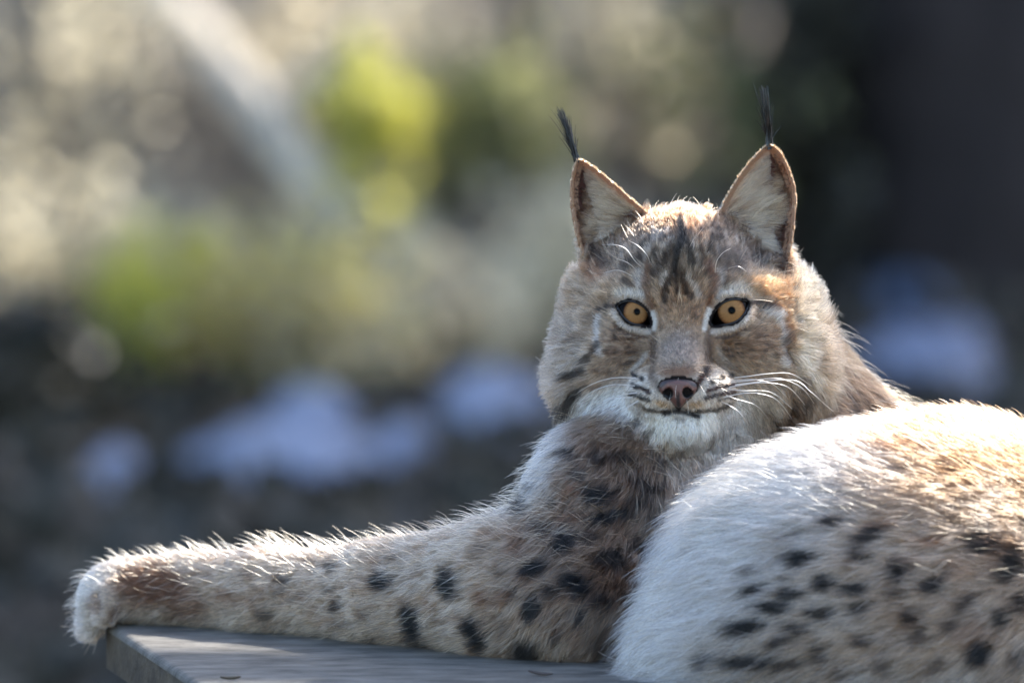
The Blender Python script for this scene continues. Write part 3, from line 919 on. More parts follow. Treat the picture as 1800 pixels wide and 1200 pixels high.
RUMP_SPOTS = [
    (1359, 1068, 24, 9, 6, .97), (1311, 1102, 30, 11, -6, .97), (1320, 1164, 50, 8, 4, .85), (1385, 1166, 28, 8, -10, .7), (1244, 1158, 10, 16, 0, .8),
    (1394, 1042, 24, 10, 0, .9), (1454, 1022, 16, 12, 10, .9), (1506, 1034, 22, 9, 0, .9), (1407, 979, 26, 10, -10, .9), (1463, 914, 24, 8, -10, .8),
    (1532, 938, 30, 11, -24, .8), (1508, 972, 16, 12, -20, .7), (1582, 1002, 18, 20, 0, .8), (1729, 955, 32, 17, 10, .8),
    (1776, 994, 20, 34, 30, .85), (1642, 1027, 20, 12, -10, .8), (1702, 1057, 22, 9, -30, .7), (1760, 1086, 13, 15, 0, .85), (1441, 1075, 22, 9, 10, .8),
    (1510, 1070, 18, 10, 10, .8), (1402, 1102, 20, 9, 10, .75), (1372, 1128, 24, 8, -10, .75), (1602, 1084, 13, 14, 20, .75), (1519, 1124, 20, 10, 30, .7),
    (1723, 1146, 16, 24, 0, .85), (1619, 1115, 12, 16, 20, .6), (1322, 1034, 16, 8, -20, .85), (1318, 1004, 18, 6, -20, .6), (1675, 1096, 16, 12, 0, .6),
    (1796, 1058, 16, 18, 0, .7), (1578, 1042, 14, 10, 0, .6), (1684, 908, 20, 9, 10, .5), (1441, 1148, 12, 22, -20, .7), (1480, 1180, 16, 12, 0, .5),
    (1560, 1170, 14, 16, 20, .5), (1650, 1170, 16, 14, 0, .5), (1790, 1160, 14, 20, 0, .6), (1395, 942, 22, 6, -10, .5), (1385, 1010, 14, 6, 0, .5),
]
RUMP_RUST = [(1636, 949, 30, 9, 0, .6), (1570, 778, 44, 14, 4, .6), (1590, 990, 22, 16, 0, .5), (1690, 830, 60, 16, 10, .35), (1770, 970, 40, 30, 0, .5),
             (1545, 925, 34, 12, -24, .5), (1690, 1000, 40, 20, 0, .3), (1600, 1090, 26, 20, 0, .3), (1720, 1120, 40, 30, 0, .3)]

def spots(col, U, V, table, color, gain=1.0, grow=1.0):
    a = np.zeros(len(U))
    for (cx, cy, rx, ry, rot, st) in table:
        m = (np.abs(U - cx) < 110) & (np.abs(V - cy) < 110)
        if m.any():
            a[m] = np.maximum(a[m], oval(U[m], V[m], cx, cy, rx * grow, ry * grow, rot, .45) * st * gain)
    return col + (color - col) * a[:, None]

def paint(P, reg, rnd):
    """albedo of the coat. P: place on the animal, reg: weights head / arm / trunk / rump, rnd: three random numbers per hair"""
    n1 = noise(P, 26, 1); n2 = noise(P, 26, 2); n3 = noise(P, 9, 3); n4 = noise(P, 60, 4); n5 = noise(P * np.array([1.0, 0.45, 0.6]), 7, 5)
    jit = (rnd[:, :2] - .5)
    # head
    U = P[:, 0] + n1 * 2.0 + jit[:, 0] * 3; V = P[:, 1] + n2 * 2.0 + jit[:, 1] * 3
    H = np.tile(C_(182, 159, 136), (len(P), 1))
    H *= (1 + .34 * n5)[:, None]
    def mix(col, c, a):
        return col + (c - col) * a[:, None]
    for (cx, cy, rx, ry, rot, so, c, st) in FACE_OVALS:
        H = mix(H, c, oval(U, V, cx, cy, rx, ry, rot, so) * st)
    fore = oval(U, V, 1200, 430, 150, 75, 0, .4)
    H = mix(H, DARK, fore * sstep(.0, .7, n5 + .5 * n3) * .6)
    H = mix(H, C_(200, 190, 180), fore * sstep(.1, .8, -n5 + .4 * n1) * .5)
    n6 = noise(P * np.array([1.0, .32, .5]), 4.2, 12)
    H = mix(H, DARK, fore * sstep(.25, .75, n6 + .3 * n2) * .6)
    H = mix(H, CREAM, fore * sstep(.3, .8, -n6) * .45)
    speck = np.maximum(oval(U, V, 1092, 610, 44, 40), oval(U, V, 1315, 612, 58, 40))
    ns = noise(P * np.array([.5, 1.2, 1]), 6, 8)
    H = mix(H, DEEP, speck * sstep(.2, .7, ns) * .65)
    H = mix(H, CREAM, speck * sstep(.2, .8, -ns) * .5)
    br = oval(U, V, 1196, 560, 44, 60)
    nb = noise(P, 5, 9)
    H = mix(H, DEEP, br * sstep(.1, .8, nb) * .5); H = mix(H, CREAM, br * sstep(.2, .9, -nb) * .35)
    for (pts, w, c, st) in FACE_STROKES:
        if 1100 < pts[0][0] < 1300 and 652 < pts[0][1] < 704 and 652 < pts[-1][1] < 704:
            w, st = w * 1.3, min(1, st * 1.25)          # whisker spots
        H = mix(H, c, stroke(U, V, pts, w, .75) * st)
    # arm, shoulder and trunk
    U = P[:, 0] + n1 * 6 + n3 * 5 + jit[:, 0] * 7; V = P[:, 1] + n2 * 5 + n5 * 4 + jit[:, 1] * 5
    leg = 1 - sstep(780, 1020, P[:, 0])
    A = C_(150, 131, 114) + (C_(198, 178, 158) - C_(150, 131, 114)) * leg[:, None]
    A = mix(A, C_(208, 194, 180), sstep(.1, .7, n4) * .35)
    A = mix(A, C_(146, 114, 90), sstep(.05, .7, n2 * .6 + n3 * .7) * .5)
    A = mix(A, C_(214, 203, 190), (1 - sstep(130, 240, P[:, 0] + .15 * (P[:, 1] - 1040))) * .9)
    A = mix(A, C_(214, 206, 198), oval(U, V, 930, 815, 46, 100, 35) * .6)
    A = mix(A, C_(120, 100, 88), stroke(U, V, [(204, 1082), (210, 1056), (224, 1012)], 7, .8) * .5)  # shade in the gap behind the first toe, painted into the coat
    A = spots(A, U, V, RUST_SPOTS, C_(126, 92, 68))
    A = spots(A, U, V, ARM_SPOTS, DARK, 1.1, 1.18)
    T = np.tile(C_(146, 120, 98), (len(P), 1))
    T = mix(T, DARK, sstep(.15, .6, n1 + .4 * n3) * .75)
    T = mix(T, C_(200, 170, 140), sstep(.2, .8, n2) * .5)
    tw = sstep(1360, 1440, P[:, 0])
    T = T * tw[:, None] + A * (1 - tw[:, None])
    # haunch: white belly side, tan back
    ub = np.interp(P[:, 1], [700, 780, 860, 950, 1020, 1080, 1170], [1500, 1520, 1500, 1440, 1390, 1340, 1270])
    t = sstep(-105, 105, P[:, 0] - ub + n4 * 40 + n1 * 28 + jit[:, 0] * 110)
    up = 1 - sstep(800, 980, P[:, 1] + .12 * (1600 - P[:, 0]) + n1 * 20)
    back = C_(198, 177, 157) + (C_(162, 130, 102) - C_(198, 177, 157)) * up[:, None]
    back = mix(back, C_(156, 126, 100), sstep(.0, .7, n2 * .7 + n3 * .6) * .32)
    back = mix(back, C_(214, 204, 192), sstep(.2, .8, n4) * .4 * (1 - up))
    R = mix(np.tile(C_(212, 205, 197), (len(P), 1)), back, t)
    R = mix(R, C_(178, 166, 156), sstep(.15, .9, n1 * .6 + .6 * n3) * .4)
    n7 = noise(P * np.array([.22, 1.3, .7]), 9, 14)
    R = mix(R, C_(160, 148, 140), sstep(.1, .8, n7) * .42)
    R = spots(R, U, V, RUMP_RUST, C_(136, 92, 62))
    R = spots(R, U, V, RUMP_SPOTS, DARK, 1.2, 1.12)
    col = H * reg[:, 0:1] + A * reg[:, 1:2] + T * reg[:, 2:3] + R * reg[:, 3:4]
    b = .66 + .62 * rnd[:, 2] ** 1.3
    return np.clip(col * b[:, None], .004, .9)

def regions(P):
    g = np.stack([group_points(G, P) for G in GROUPS], 1)
    g -= g.min(1, keepdims=True)
    w = np.exp(-g / 9.0)
    # ruff hides the neck: the head keeps its own coat right up to its edge
    return w / w.sum(1, keepdims=True)

FIBRE_G, FIBRE_K = 1.5, .80
def curves_object(name, pts, rad, col, mat, parent):
    """pts (n,k,3) in world metres, rad (n,k) metres, col (n,k,3)"""
    n, k = pts.shape[:2]
    cu = bpy.data.hair_curves.new(name)
    cu.add_curves([k] * n)
    cu.attributes['position'].data.foreach_set('vector', np.ascontiguousarray(pts, np.float32).ravel())
    a = cu.attributes.get('radius') or cu.attributes.new('radius', 'FLOAT', 'POINT')
    a.data.foreach_set('value', np.ascontiguousarray(rad, np.float32).ravel())
    c = cu.attributes.new('coat', 'FLOAT_COLOR', 'POINT')
    rgba = np.ones((n, k, 4), np.float32); rgba[:, :, :3] = np.clip(col, 0, 1) ** FIBRE_G * FIBRE_K     # a single fibre lets more light through than the coat shows
    c.data.foreach_set('color', rgba.ravel())
    cu.materials.append(mat)
    o = bpy.data.objects.new(name, cu)
    COL.objects.link(o)
    if parent: settle(o, parent)
    return o

def scatter(V, Q, N, dens):
    """random roots on the quads; dens: roots per square unit at each vertex"""
    T = np.concatenate([Q[:, [0, 1, 2]], Q[:, [0, 2, 3]]])
    A = np.linalg.norm(np.cross(V[T[:, 1]] - V[T[:, 0]], V[T[:, 2]] - V[T[:, 0]]), axis=1) / 2
    want = A * dens[T].mean(1)
    cnt = np.floor(want + RNG.random(len(want))).astype(int)
    idx = np.repeat(np.arange(len(T)), cnt)
    r1, r2 = np.sqrt(RNG.random(len(idx))), RNG.random(len(idx))
    b = np.stack([1 - r1, r1 * (1 - r2), r1 * r2], 1)
    tri = T[idx]
    P = (V[tri] * b[:, :, None]).sum(1)
    Nn = norm((N[tri] * b[:, :, None]).sum(1))
    return P, Nn, tri, b

def grow(P, N, T, L, lift, K=6, droop=0.0, wild=.12, clump=12.0, pull=.5, fan=.25):
    n = len(P)
    T = norm(T - (T * N).sum(1, keepdims=True) * N)
    cell = np.floor((P + np.stack([noise(P, 30, 21), noise(P, 30, 22), noise(P, 30, 23)], 1) * clump * .6) / clump).astype(np.int64)
    key = cell[:, 0] * 73856093 ^ cell[:, 1] * 19349663 ^ cell[:, 2] * 83492791
    _, first, inv = np.unique(key, return_index=True, return_inverse=True)
    inv = inv.ravel()
    B = np.cross(N, T)
    cl = RNG.normal(0, fan, len(first))[inv]
    cll = RNG.normal(0, fan * .5, len(first))[inv]
    a = cl + RNG.normal(0, wild, n)
    D = norm(T * np.cos(a)[:, None] + B * np.sin(a)[:, None])
    lf = np.clip(lift + cll + RNG.normal(0, wild * .7, n), .05, 1.5)
    pts = np.zeros((n, K, 3)); pts[:, 0] = P - N * 1.5
    bend = RNG.normal(0, wild * 1.2, n)
    for k in range(1, K):
        s = k / (K - 1)
        ang = lf * (1.15 - .75 * s)
        d = D * np.cos(ang)[:, None] + N * np.sin(ang)[:, None] + B * (bend * s)[:, None]
        d[:, 1] += droop * s
        pts[:, k] = pts[:, k - 1] + norm(d) * (L / (K - 1))[:, None]
    s = (np.linspace(0, 1, K) ** 1.6)[None, :, None]
    g = pts[first][inv]
    pts = pts + s * pull * (g - pts) * .8
    return pts

def lock_tone(P, size):
    """brightness shared by the hairs of one small lock"""
    q = np.floor((P + 2.0 * np.stack([noise(P, 9, 71), noise(P, 9, 72), noise(P, 9, 73)], 1)) / size).astype(np.int64)
    return hash3(q[:, 0], q[:, 1], q[:, 2], 5)

def keep_off_board(pts):
    vb = v_board(pts[:, :, 2])
    over = pts[:, :, 0] > 186
    pts[:, :, 1] = np.where(over & (pts[:, :, 1] > vb - 1.2), vb - 1.2, pts[:, :, 1])
    return pts
# ------------------------------------------------------------------ the lynx
FUR = hair_mat('fur_strands', rough=.35, mode='hair')
TUFT = hair_mat('dark_tuft_hair', rough=.25, mode='mix')
def coat_surface(name, rough=.8, spec=.15):
    m, nt, bs = new_mat(name)
    at = nt.nodes.new('ShaderNodeAttribute'); at.attribute_name = 'coat'
    nt.links.new(at.outputs['Color'], bs.inputs['Base Color'])
    bs.inputs['Roughness'].default_value = rough
    bs.inputs['Specular IOR Level'].default_value = spec
    th = nt.nodes.new('ShaderNodeAttribute'); th.attribute_name = 'thin'      # ears: light comes through
    tr = nt.nodes.new('ShaderNodeBsdfTranslucent'); nt.links.new(at.outputs['Color'], tr.inputs[0])
    mx = nt.nodes.new('ShaderNodeMixShader')
    nt.links.new(th.outputs['Fac'], mx.inputs[0]); nt.links.new(bs.outputs[0], mx.inputs[1]); nt.links.new(tr.outputs[0], mx.inputs[2])
    nt.links.new(mx.outputs[0], nt.nodes['Material Output'].inputs[0])
    return m
def set_coat(ob, col):
    a = ob.data.attributes.new('coat', 'FLOAT_COLOR', 'POINT')
    c = np.ones((len(col), 4), np.float32); c[:, :3] = col
    a.data.foreach_set('color', c.ravel())

BV, BQ, BN = build_body()
lynx = empty('lynx', W(np.array([1250., v_board(-50.), 40.])), 'spotted lynx with tufted ears lying on the grey platform, one foreleg stretched out', 'lynx')
REG_V = regions(BV)
NOSE_OUT = spline([(1157, 680), (1166, 667), (1191, 661), (1216, 666), (1227, 679), (1219, 694), (1206, 705), (1193, 717), (1180, 705), (1165, 694)], 5)

def ear_dist(P):
    d = np.stack([ear_sd(e, P[:, 0], P[:, 1], P[:, 2]) for e in EAR.values()], 1)
    return d
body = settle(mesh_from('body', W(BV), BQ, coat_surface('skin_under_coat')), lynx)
RV = RNG.random((len(BV), 3)) * 0 + .5
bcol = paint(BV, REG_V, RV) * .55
ed = ear_dist(BV)
isear = (ed.min(1) < 4) & (BV[:, 1] < 455)
inner = isear & (BN[:, 2] < -.1)
bcol[isear] = C_(176, 134, 102)
bcol[inner] = C_(92, 62, 54)
_osd = np.minimum(np.abs(poly_sd(EAR['near']['out'], BV[:, 0], BV[:, 1])), np.abs(poly_sd(EAR['far']['out'], BV[:, 0], BV[:, 1])))
bcol[isear & (_osd < 17)] = C_(186, 150, 122)
for e in EYES.values():
    m = (np.hypot(BV[:, 0] - e['c'][0], BV[:, 1] - e['c'][1]) < 60) & (BV[:, 2] < 60)
    sd = poly_sd(e['lid'], BV[m, 0], BV[m, 1])
    bcol[np.where(m)[0][sd < 3]] = C_(22, 16, 15)
bcol[(poly_sd(NOSE_OUT, BV[:, 0], BV[:, 1]) < 1) & (BV[:, 2] < 0)] = C_(20, 14, 13)
set_coat(body, bcol)
tha = body.data.attributes.new('thin', 'FLOAT', 'POINT')
tha.data.foreach_set('value', (isear * .45).astype(np.float32))

# roots
def eye_sd(P):
    return np.minimum(*[poly_sd(e['lid'], P[:, 0], P[:, 1]) + 1e3 * (P[:, 2] > 80) for e in EYES.values()])
front = sstep(-.5, .3, -BN[:, 2]) * .75 + .25
dens = (REG_V @ np.array([.46, .28, .2, .26])) * front
facef = REG_V[:, 0] * (BV[:, 2] < 40)
dens += facef * .30
dens[isear] = .55
P, N, tri, bc = scatter(BV, BQ, BN, dens)
ed = ear_dist(P); em = ed.min(1)
esd = eye_sd(P)
nsd = poly_sd(NOSE_OUT, P[:, 0], P[:, 1]) + 1e3 * (P[:, 2] > 0)
keep = (esd > 3.0) & (nsd > 1.5)
P, N, tri, bc, ed, em, esd, nsd = [a[keep] for a in (P, N, tri, bc, ed, em, esd, nsd)]
reg = (REG_V[tri] * bc[:, :, None]).sum(1)
n = len(P)
U, V, D = P.T
onear = (em < 6) & (V < 452)
rnd = RNG.random((n, 3))

# direction of the coat
nose0 = np.array([1194, 655, -95.])
t = P - nose0
lat = np.abs(U - 1194)
fl_head = norm(t) * np.array([1, 1, .8]) + np.array([0, 0, .25])
below = sstep(640, 760, V)
fl_head[:, 1] += sstep(40, 200, lat) * .45 * sstep(520, 640, V) + below * .8
fl_head[:, 2] += .35 * (1 - below)
fl_arm = np.stack([-.8 - .4 * (U < 900), .55 * sstep(700, 1050, U) + .12, np.where(U < 900, .45, .1)], 1)
dn = sstep(860, 980, V)[:, None] * sstep(880, 980, U)[:, None]
fl_arm = fl_arm * (1 - .5 * dn) + np.array([-.1, .7, 0]) * .5 * dn
fl_trunk = np.stack([.45 + 0 * U, .8 + 0 * U, .3 + 0 * U], 1)
tw = sstep(1330, 1430, U)[:, None]
fl_trunk = fl_trunk * tw + np.array([-.25, .9, 0]) * (1 - tw)
fl_rump = norm(np.stack([U - 2350, (V - 930) * 1.3, 0 * U - 60], 1)) + np.array([0, -.45, .1]) * sstep(860, 740, V)[:, None]
fl = fl_head * reg[:, :1] + fl_arm * reg[:, 1:2] + fl_trunk * reg[:, 2:3] + fl_rump * reg[:, 3:4]
# lids: hair grows away from the opening
ne = sstep(26, 6, esd)
for e in EYES.values():
    m = np.hypot(U - e['c'][0], V - e['c'][1]) < 70
    r = norm(np.stack([U[m] - e['c'][0], (V[m] - e['c'][1]) * 1.5, 0 * U[m] + 8], 1))
    fl[m] = fl[m] * (1 - ne[m])[:, None] * 1.0 + r * (ne[m] * 1.2)[:, None]
fl += np.stack([noise(P, 70, 31), noise(P, 70, 32), noise(P, 70, 33)], 1) * .28 * (1 - .6 * reg[:, :1])

# length
r0 = np.sqrt(((U - 1194) / 1.0) ** 2 + ((V - 640) / 1.0) ** 2)
Lh = 7 + 9 * sstep(60, 130, r0) + 24 * sstep(130, 215, r0) * sstep(470, 620, V)
Lh += 14 * sstep(730, 770, V) + 8 * sstep(420, 360, V) + 12 * sstep(1380, 1430, U)
Lh = np.where(D > 60, np.maximum(Lh, 28), Lh)
side = np.maximum(sstep(1060, 1000, U), sstep(1370, 1420, U)) * sstep(440, 500, V)
Lh += 18 * side + 12 * sstep(1060, 990, U) * sstep(560, 660, V)
Lh *= 1 - .45 * ne
mz = oval(U, V, 1195, 690, 105, 52)
Lh = Lh * (1 - mz) + mz * (6 + 4 * sstep(1e-3, 40, np.abs(U - 1194)))
Lh *= 1 - .5 * (1 - sstep(2, 12, nsd))
La = 20 + 20 * sstep(520, 900, U) + 10 * sstep(1060, 1100, V) * sstep(330, 420, U)
La = np.where(U < 330, 17, La)
Lt = 44 + 0 * U
Lr = 46 + 26 * (1 - sstep(1250, 1450, U)) - 12 * sstep(800, 740, V)
L = Lh * reg[:, 0] + La * reg[:, 1] + Lt * reg[:, 2] + Lr * reg[:, 3]
lift = .42 * reg[:, 0] + .5 * reg[:, 1] + .45 * reg[:, 2] + .42 * reg[:, 3]
lift = np.where(facef[tri[:, 0]] > .5, np.where(L < 14, .5, .38), lift)
lift += .22 * side * reg[:, 0]
lift += .12 * reg[:, 3] * (1 - sstep(1150, 1400, U))
lift += .25 * reg[:, 3] * sstep(800, 730, V)
out_ = np.maximum((norm(fl) * N).sum(1), 0)
lift += out_ * (.55 * reg[:, 3] + .45 * reg[:, 1] + .4 * side * reg[:, 0])
L = L * (.65 + .55 * RNG.random(n)) * (1 + reg[:, 3] * (.9 * RNG.random(n) ** 3 - .15))

# ears
near = U < 1190
er = np.where(near, ed[:, 0], ed[:, 1])
osd = np.where(near, poly_sd(EAR['near']['out'], U, V), poly_sd(EAR['far']['out'], U, V))
rim = sstep(-15, -5, osd)
ein = onear & (N[:, 2] < 0)
fe = np.where(near[:, None], np.array([-.9, -.28, -.1]), np.array([.92, -.3, -.1]))
fe[:, 1] += np.where(V > 400, .35, 0) * np.where(near, 1, .6)
rimdir = np.stack([np.where(near, -.15, .05) + 0 * U, -1 + 0 * U, .3 + 0 * U], 1)
fl[onear] = rimdir[onear]
fl[ein] = (fe * (1 - rim)[:, None] + rimdir * rim[:, None])[ein]
across = np.where(near, (U - 1005) / 130.0, (1400 - U) / 130.0)      # 0 at the outer rim, 1 at the inner edge
src = sstep(.16, .42, across + .12 * noise(P, 20, 40))
Le = np.where(rim > .5, 6, 8 + 38 * src * sstep(-6, -16, osd) * np.clip((V - np.where(near, 285, 262)) / 110, .1, 1)) * (.7 + .6 * RNG.random(n))
L = np.where(onear, np.where(ein, Le, 6), L)
lift = np.where(onear, np.where(rim > .5, .32, .30), lift)

clumpy = np.where(reg[:, 0] > .5, 9.0, 15.0)
out_p, out_r, out_c = [], [], []
headm = (reg[:, 0] > .5) | onear
ruff = headm & ~onear & ((side > .3) | (Lh > 24))
for m, cs, pull, wild, fan in ((headm & ~ruff, 7.0, .28, .13, .14), (ruff, 15.0, .6, .22, .3), (~headm, 11.0, .28, .15, .17)):
    pts = grow(P[m], N[m], fl[m], L[m], lift[m], clump=cs, pull=pull, wild=wild, fan=fan, droop=.12)
    q = pts[:, 3].copy()
    col = paint(q, reg[m], rnd[m]) * (.66 + .62 * lock_tone(P[m], 4.2 if cs < 12 and pull < .3 and m is not None and (reg[m][:, 0].mean() > .5) else 6.0))[:, None]
    o = onear[m]
    if o.any():
        nr, rm, sc, inn, av = near[m][o], rim[m][o], src[m][o], ein[m][o], across[m][o]
        nz = noise(P[m][o] * np.array([.4, 1, 1]), 7, 44)
        ce = C_(84, 58, 50) + (C_(216, 194, 170) - C_(84, 58, 50)) * sc[:, None]
        ce = ce + (C_(120, 92, 74) - ce) * (sstep(.1, .7, nz) * .6)[:, None]
        ce = ce + (C_(208, 168, 132) - ce) * (rm * .9)[:, None]
        ce = np.where(inn[:, None], ce, C_(170, 126, 94))
        ce = ce * (.8 + .4 * rnd[m][o][:, 2:3])
        col[o] = ce
    pts = keep_off_board(pts)
    K = pts.shape[1]
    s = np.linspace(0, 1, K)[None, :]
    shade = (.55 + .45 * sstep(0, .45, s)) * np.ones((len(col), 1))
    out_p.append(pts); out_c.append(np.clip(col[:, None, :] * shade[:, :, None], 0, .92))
    base = np.where(L[m] < 14, .42, .48) * (.75 + .4 * RNG.random(m.sum()) + .7 * (RNG.random(m.sum()) < .2))
    out_r.append(base[:, None] * (1 - .8 * s ** 1.5))
pts, rad, col = np.concatenate(out_p), np.concatenate(out_r), np.concatenate(out_c)
print('strands', len(pts))
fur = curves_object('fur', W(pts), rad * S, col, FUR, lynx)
tag(fur, kind='stuff')

# long pale guard hairs standing proud of the coat
gd = REG_V @ np.array([.0006, .0050, .0040, .0010])
fringe = REG_V[:, 3] * sstep(1420, 1300, BV[:, 0]) * sstep(.1, -.35, BN[:, 0]) * sstep(.75, .3, np.abs(BN[:, 2]))
gd = gd + .045 * fringe
gd = gd + .006 * REG_V[:, 1] * sstep(1020, 960, BV[:, 0]) * sstep(960, 900, BV[:, 1])
gd = gd + .004 * REG_V[:, 0] * (BV[:, 2] > 20) * (np.hypot(BV[:, 0] - 1194, BV[:, 1] - 600) > 150) * (.2 + .8 * sstep(400, 470, BV[:, 1]))
gd[(ear_dist(BV).min(1) < 14) & (BV[:, 1] < 440) & (np.abs(BV[:, 0] - 1200) > 75)] = 0
Pg, Ng, trg, bg = scatter(BV, BQ, BN, gd)
rg = (REG_V[trg] * bg[:, :, None]).sum(1)
fh = norm(Pg - nose0) + np.array([0, .25, .2])
fa = np.stack([-1 + 0 * Pg[:, 0], .05 + .25 * sstep(880, 1000, Pg[:, 0]), .3 + 0 * Pg[:, 0]], 1)
ft = np.tile([.4, .6, .2], (len(Pg), 1))
fr = norm(np.stack([Pg[:, 0] - 2250, (Pg[:, 1] - 930) * 1.3, 0 * Pg[:, 0]], 1)) + np.array([-.3, .05, -.1])
fg = fh * rg[:, :1] + fa * rg[:, 1:2] + ft * rg[:, 2:3] + fr * rg[:, 3:4]
Lg = (rg @ np.array([38, 50, 60, 74])) * (.6 + .7 * RNG.random(len(Pg)))
Lg = np.where(Pg[:, 0] < 350, Lg * .7, Lg) * (1 - .35 * rg[:, 3] * sstep(880, 780, Pg[:, 1]))
pg = keep_off_board(grow(Pg, Ng, fg, Lg, (rg @ np.array([.5, .75, .6, .5])) + .6 * np.maximum((norm(fg) * Ng).sum(1), 0), wild=.28, clump=6, pull=.5, fan=.2, droop=.05))
cg = paint(pg[:, 2], rg, RNG.random((len(Pg), 3)))
cg = cg * .35 + C_(226, 208, 180) * .65
s = np.linspace(0, 1, 6)[None, :]
guard = curves_object('guard_hair', W(pg), ((.40 + .35 * (fringe[trg] * bg).sum(1))[:, None] * (1 - .75 * s ** 2) * np.ones((len(pg), 1))) * S, np.repeat(cg[:, None], 6, 1), FUR, lynx)
tag(guard, kind='stuff')

def surf_d(u, v):
    m = (np.abs(BV[:, 0] - u) < 7) & (np.abs(BV[:, 1] - v) < 7)
    return BV[m, 2].min() if m.any() else 0.0

def resample(p, K):
    p = np.array(p, float)
    q = np.linspace(0, len(p) - 1, K); i = np.minimum(q.astype(int), len(p) - 2); f = (q - i)[:, None]
    p0, p1, p2, p3 = p[np.maximum(i - 1, 0)], p[i], p[i + 1], p[np.minimum(i + 2, len(p) - 1)]
    return .5 * (2 * p1 + (p2 - p0) * f + (2 * p0 - 5 * p1 + 4 * p2 - p3) * f ** 2 + (3 * p1 - p0 - 3 * p2 + p3) * f ** 3)

# ear tufts
for axis, nh in (([(1014, 284, 84), (1006, 258, 84), (995, 222, 86), (984, 190, 88)], 170), ([(1352, 260, 84), (1351, 232, 84), (1347, 195, 84), (1340, 153, 86)], 190)):
    ax = resample(axis, 8)
    hp = []
    for i in range(nh):
        f = RNG.uniform(.45, 1.02) if i > 30 else RNG.uniform(.3, .7)
        k = resample(ax[:, :], 60)[:max(int(60 * f), 4)]
        k = resample(k, 8)
        off = RNG.normal(0, 1, 3) * np.array([2.4, 2, 2.4])
        fl_ = RNG.normal(0, 1, 3) * np.array([5.5, 3, 5.5])
        sx = np.linspace(0, 1, 8)[:, None]
        hp.append(k + off * (1 - .4 * sx) + fl_ * sx ** 2 * (1.0 if i % 9 else 2.2))
    hp = np.array(hp)
    cc = np.where(RNG.random(nh)[:, None] < .12, C_(110, 102, 100), C_(13, 12, 13))
    curves_object('ear_tuft', W(hp), (.75 * (1 - .7 * np.linspace(0, 1, 8)[None] ** 2) * np.ones((nh, 1))) * S, np.repeat(cc[:, None], 8, 1), TUFT, lynx)

# whiskers: roots on the muzzle and brow, arching out into the air
WH = [[(1290, 664), (1315, 661), (1355, 656), (1392, 657), (1426, 678)], [(1285, 672), (1332, 667), (1372, 665), (1409, 681), (1431, 709)],
      [(1290, 668), (1330, 667), (1358, 675), (1380, 695)], [(1292, 676), (1390, 667), (1426, 689), (1445, 706), (1465, 723)],
      [(1280, 684), (1304, 686), (1355, 689), (1392, 718)], [(1276, 694), (1295, 701), (1329, 712), (1352, 737)], [(1272, 698), (1318, 690), (1362, 700), (1392, 735)],
      [(1282, 680), (1340, 672), (1385, 680), (1415, 712)], [(1268, 705), (1295, 720), (1315, 745), (1325, 775)],
      [(1118, 664), (1080, 664), (1045, 673), (1015, 690)], [(1116, 678), (1076, 676), (1038, 690), (1010, 716)], [(1120, 690), (1085, 696), (1050, 716)],
      [(1112, 698), (1070, 700), (1030, 724)], [(1122, 704), (1095, 722), (1076, 748)],
      [(1126, 468), (1115, 457), (1100, 437), (1080, 430), (1058, 430)], [(1143, 463), (1137, 448), (1122, 432), (1104, 422)],
      [(1111, 485), (1095, 477), (1080, 475), (1060, 480)], [(1257, 479), (1260, 459), (1271, 444), (1284, 437)], [(1280, 472), (1298, 468), (1312, 477)],
      [(1120, 476), (1104, 462), (1085, 455)]]
wp = []
for w in WH:
    q = np.array(w, float); d0 = surf_d(*w[0]); ln = np.linspace(0, 1, len(q))
    out = -26 * np.sin(np.pi * np.clip(ln * .9 + .02, 0, 1)) if w[0][1] > 600 else -16 * np.sin(np.pi * ln * .8)
    back = 60 * ln ** 1.5 if w[0][1] > 600 else 10 * ln
    wp.append(resample(np.column_stack([q, d0 + out + back]), 12))
wp = np.array(wp)
kk = np.linspace(0, 1, 12)[None]
curves_object('whiskers', W(wp), (np.array([.9 if w[0][1] > 600 else .75 for w in WH])[:, None] * (1 - .75 * kk)) * S, np.tile(C_(240, 232, 220), (len(wp), 12, 1)), FUR, lynx)

